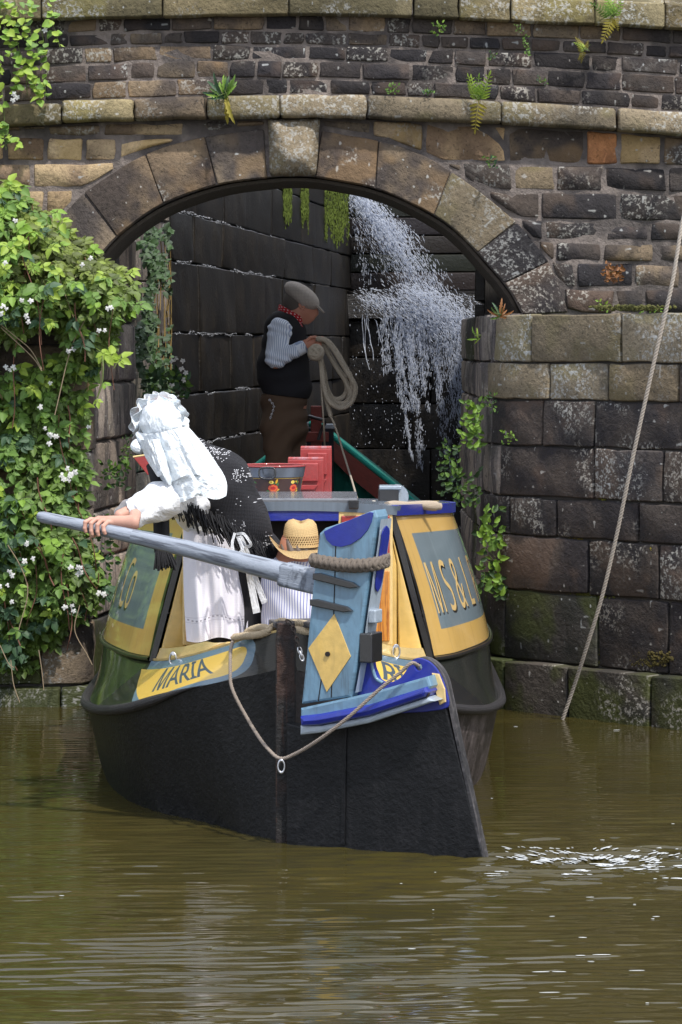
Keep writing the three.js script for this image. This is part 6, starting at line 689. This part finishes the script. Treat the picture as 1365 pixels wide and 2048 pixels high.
weed('wall_weed', 'single pale leaf plant over the waterfall edge', 'weed', 958, 678, 18.6, { kind: 'strap', size: 30, n: 4, spread: 1.5, mats: [LM.fresh, LM.light], lean: 1.2, seed: 97 });
weed('wall_weed', 'bright green plants at the middle of the right abutment corner', 'weed', 944, 862, 18.62, { kind: 'bushy', size: 50, n: 44, spread: 1, mats: [LM.fresh, LM.mid], wide: .8, tall: 2, seed: 98 });
weed('wall_weed', 'little green tuft in a joint right of the abutment corner', 'weed', 1018, 876, 18.25, { kind: 'bushy', size: 24, n: 13, spread: 1, mats: [LM.mid, LM.fresh], tall: 1.3, seed: 99 });
weed('wall_weed', 'small plants under the springing, left of the lichen stones', 'weed', 982, 812, 18.4, { kind: 'bushy', size: 26, n: 14, spread: 1, mats: [LM.mid, LM.dark], tall: 1.6, seed: 100 });
weed('wall_weed', 'tall stalked plant in front of the falling water', 'weed', 900, 950, 18.66, { kind: 'bushy', size: 44, n: 40, spread: 1, mats: [LM.mid, LM.dark], wide: .9, tall: 2.6, seed: 101 });
weed('wall_weed', 'large lush plant hanging low on the right abutment corner above the boat', 'weed', 982, 1120, 18.42, { kind: 'bushy', size: 60, n: 74, spread: 1, mats: [LM.fresh, LM.mid, LM.dark], wide: .75, tall: 3, seed: 102 });
weed('wall_weed', 'dark green growth low in the corner just above the cabin', 'weed', 935, 985, 18.7, { kind: 'bushy', size: 44, n: 34, spread: 1, mats: [LM.mid, LM.dark], tall: 1.7, seed: 103 });
weed('wall_weed', 'two small leaves in a joint of the dark wall left of the rope', 'weed', 1232, 735, 18.0, { kind: 'bushy', size: 16, n: 6, spread: 1, mats: [LM.mid, LM.light], seed: 104 });
weed('wall_weed', 'dark leafy weeds low on the drip-stained wall, left of the boat', 'weed', 205, 1120, 18.5, { kind: 'bushy', size: 46, n: 60, spread: 1, mats: [LM.mid, LM.dark, LM.blue], wide: 1.2, tall: 3.4, seed: 105 });
weed('wall_weed', 'small weed with fine stems on the drip-stained wall beside the bonnet', 'weed', 252, 900, 18.9, { kind: 'bushy', size: 24, n: 16, spread: 1, mats: [LM.mid, LM.dark], tall: 2, seed: 106 });
weed('wall_weed', 'green leaves growing behind the hand and sleeve at the foot of the wall', 'weed', 232, 955, 18.9, { kind: 'bushy', size: 40, n: 40, spread: 1, mats: [LM.mid, LM.dark], wide: 1.4, tall: 1.4, seed: 107 });
{ // ivy in the gate recess, with dead grass and a flowering weed under it
  const R = rng(110), t = thing('ivy', 'dark strip of ivy hanging in the shaded gate recess left of the black wall', 'ivy', P(305, 820, 21.6)), ms = [], cs = []; const on = (x, y) => P(x, y, L(21.2, 23.4, CL((x - 268) / 70, 0, 1)) - R() * .25);
  for (let i = 0; i < 1500; i++) { const c = R() < .6, y = 455 + R() * 360, x = c ? 300 + 14 * Math.sin(y / 40) + (R() - .5) * 36 : 318 + (R() - .5) * 46; if (vnoise(x / 14, y / 26, 111) < .38) continue; ms.push(leafMatrix(on(x, y), R, .75 + R() * .9, .5)); const k = .6 + R() * .9; cs.push(rgb(.035 * k, .085 * k, .02 * k)); }
  inst('leaves', ivyGeo[0], leafMat(1, 1, 1), ms, t, cs); const st = []; for (let i = 0; i < 40; i++) { const x = 308 + R() * 34, y = 470 + R() * 260; st.push(tube([on(x, y), on(x + 4 * R(), y + 40), on(x + 8 * (R() - .4), y + 60 + R() * 70)], .004, 8, 4)); } part('dead_stems', mergeGeometries(st), mat([.22, .15, .05], .9), t, { kind: 'stuff' });
  weed('flowering_weed', 'weed with small white flowers growing beside the top of the bonnet', 'weed', 335, 775, 20.4, { kind: 'bushy', size: 58, n: 60, spread: 1, mats: [LM.mid, LM.dark, LM.blue], wide: 1.5, tall: 1.1, seed: 112 }); const fw = scene.children[scene.children.length - 1]; const fl = []; for (const [x, y] of [[345, 722], [352, 718], [366, 722], [372, 745], [364, 738], [368, 760], [344, 770]]) fl.push(blossom(P(x, y, 20.1), R, 1)); part('blossom', mergeGeometries(fl), petal, fw);
}
{ // moss along the ledge and the water line
  const R = rng(120), ms = [], cs = []; const mossG = new THREE.IcosahedronGeometry(1, 0); const put = (x, y, w, h, n, c) => { for (let i = 0; i < n; i++) { const px = x + (R() + R() - 1) * w, py = y + (R() - .5) * h, s0 = L(2.0, 3.9, CL((px - 1000) / 400, 0, 1)), dd = 18.36 - CL((px - 1040) / 325, 0, 1) * .98 - .02; ms.push(new THREE.Matrix4().compose(P(px, py, dd), qq.setFromEuler(e3.set(R() * 3, R() * 3, R() * 3)), V(.006 + R() * .012, .004 + R() * .008, .008 + R() * .01))); const k = .6 + R() * .8; cs.push(rgb(c[0] * k, c[1] * k, c[2] * k)); } };
  put(1170, 1192, 60, 14, 150, [.07, .075, .012]); put(1150, 1075, 22, 22, 90, [.13, .10, .02]); put(1296, 1100, 14, 10, 60, [.16, .13, .015]); put(1205, 990, 8, 22, 60, [.12, .12, .015]); put(1265, 616, 90, 8, 160, [.08, .08, .02]); put(1130, 1312, 90, 26, 200, [.07, .065, .012]); put(1290, 1318, 60, 30, 160, [.07, .055, .012]);
  const t = inst('moss', mossG, mat([1, 1, 1], 1), ms, scene, cs); t.userData = { label: 'cushions of moss along the joints of the right wall', category: 'moss', kind: 'stuff' };
}

renderer.render(scene, camera);
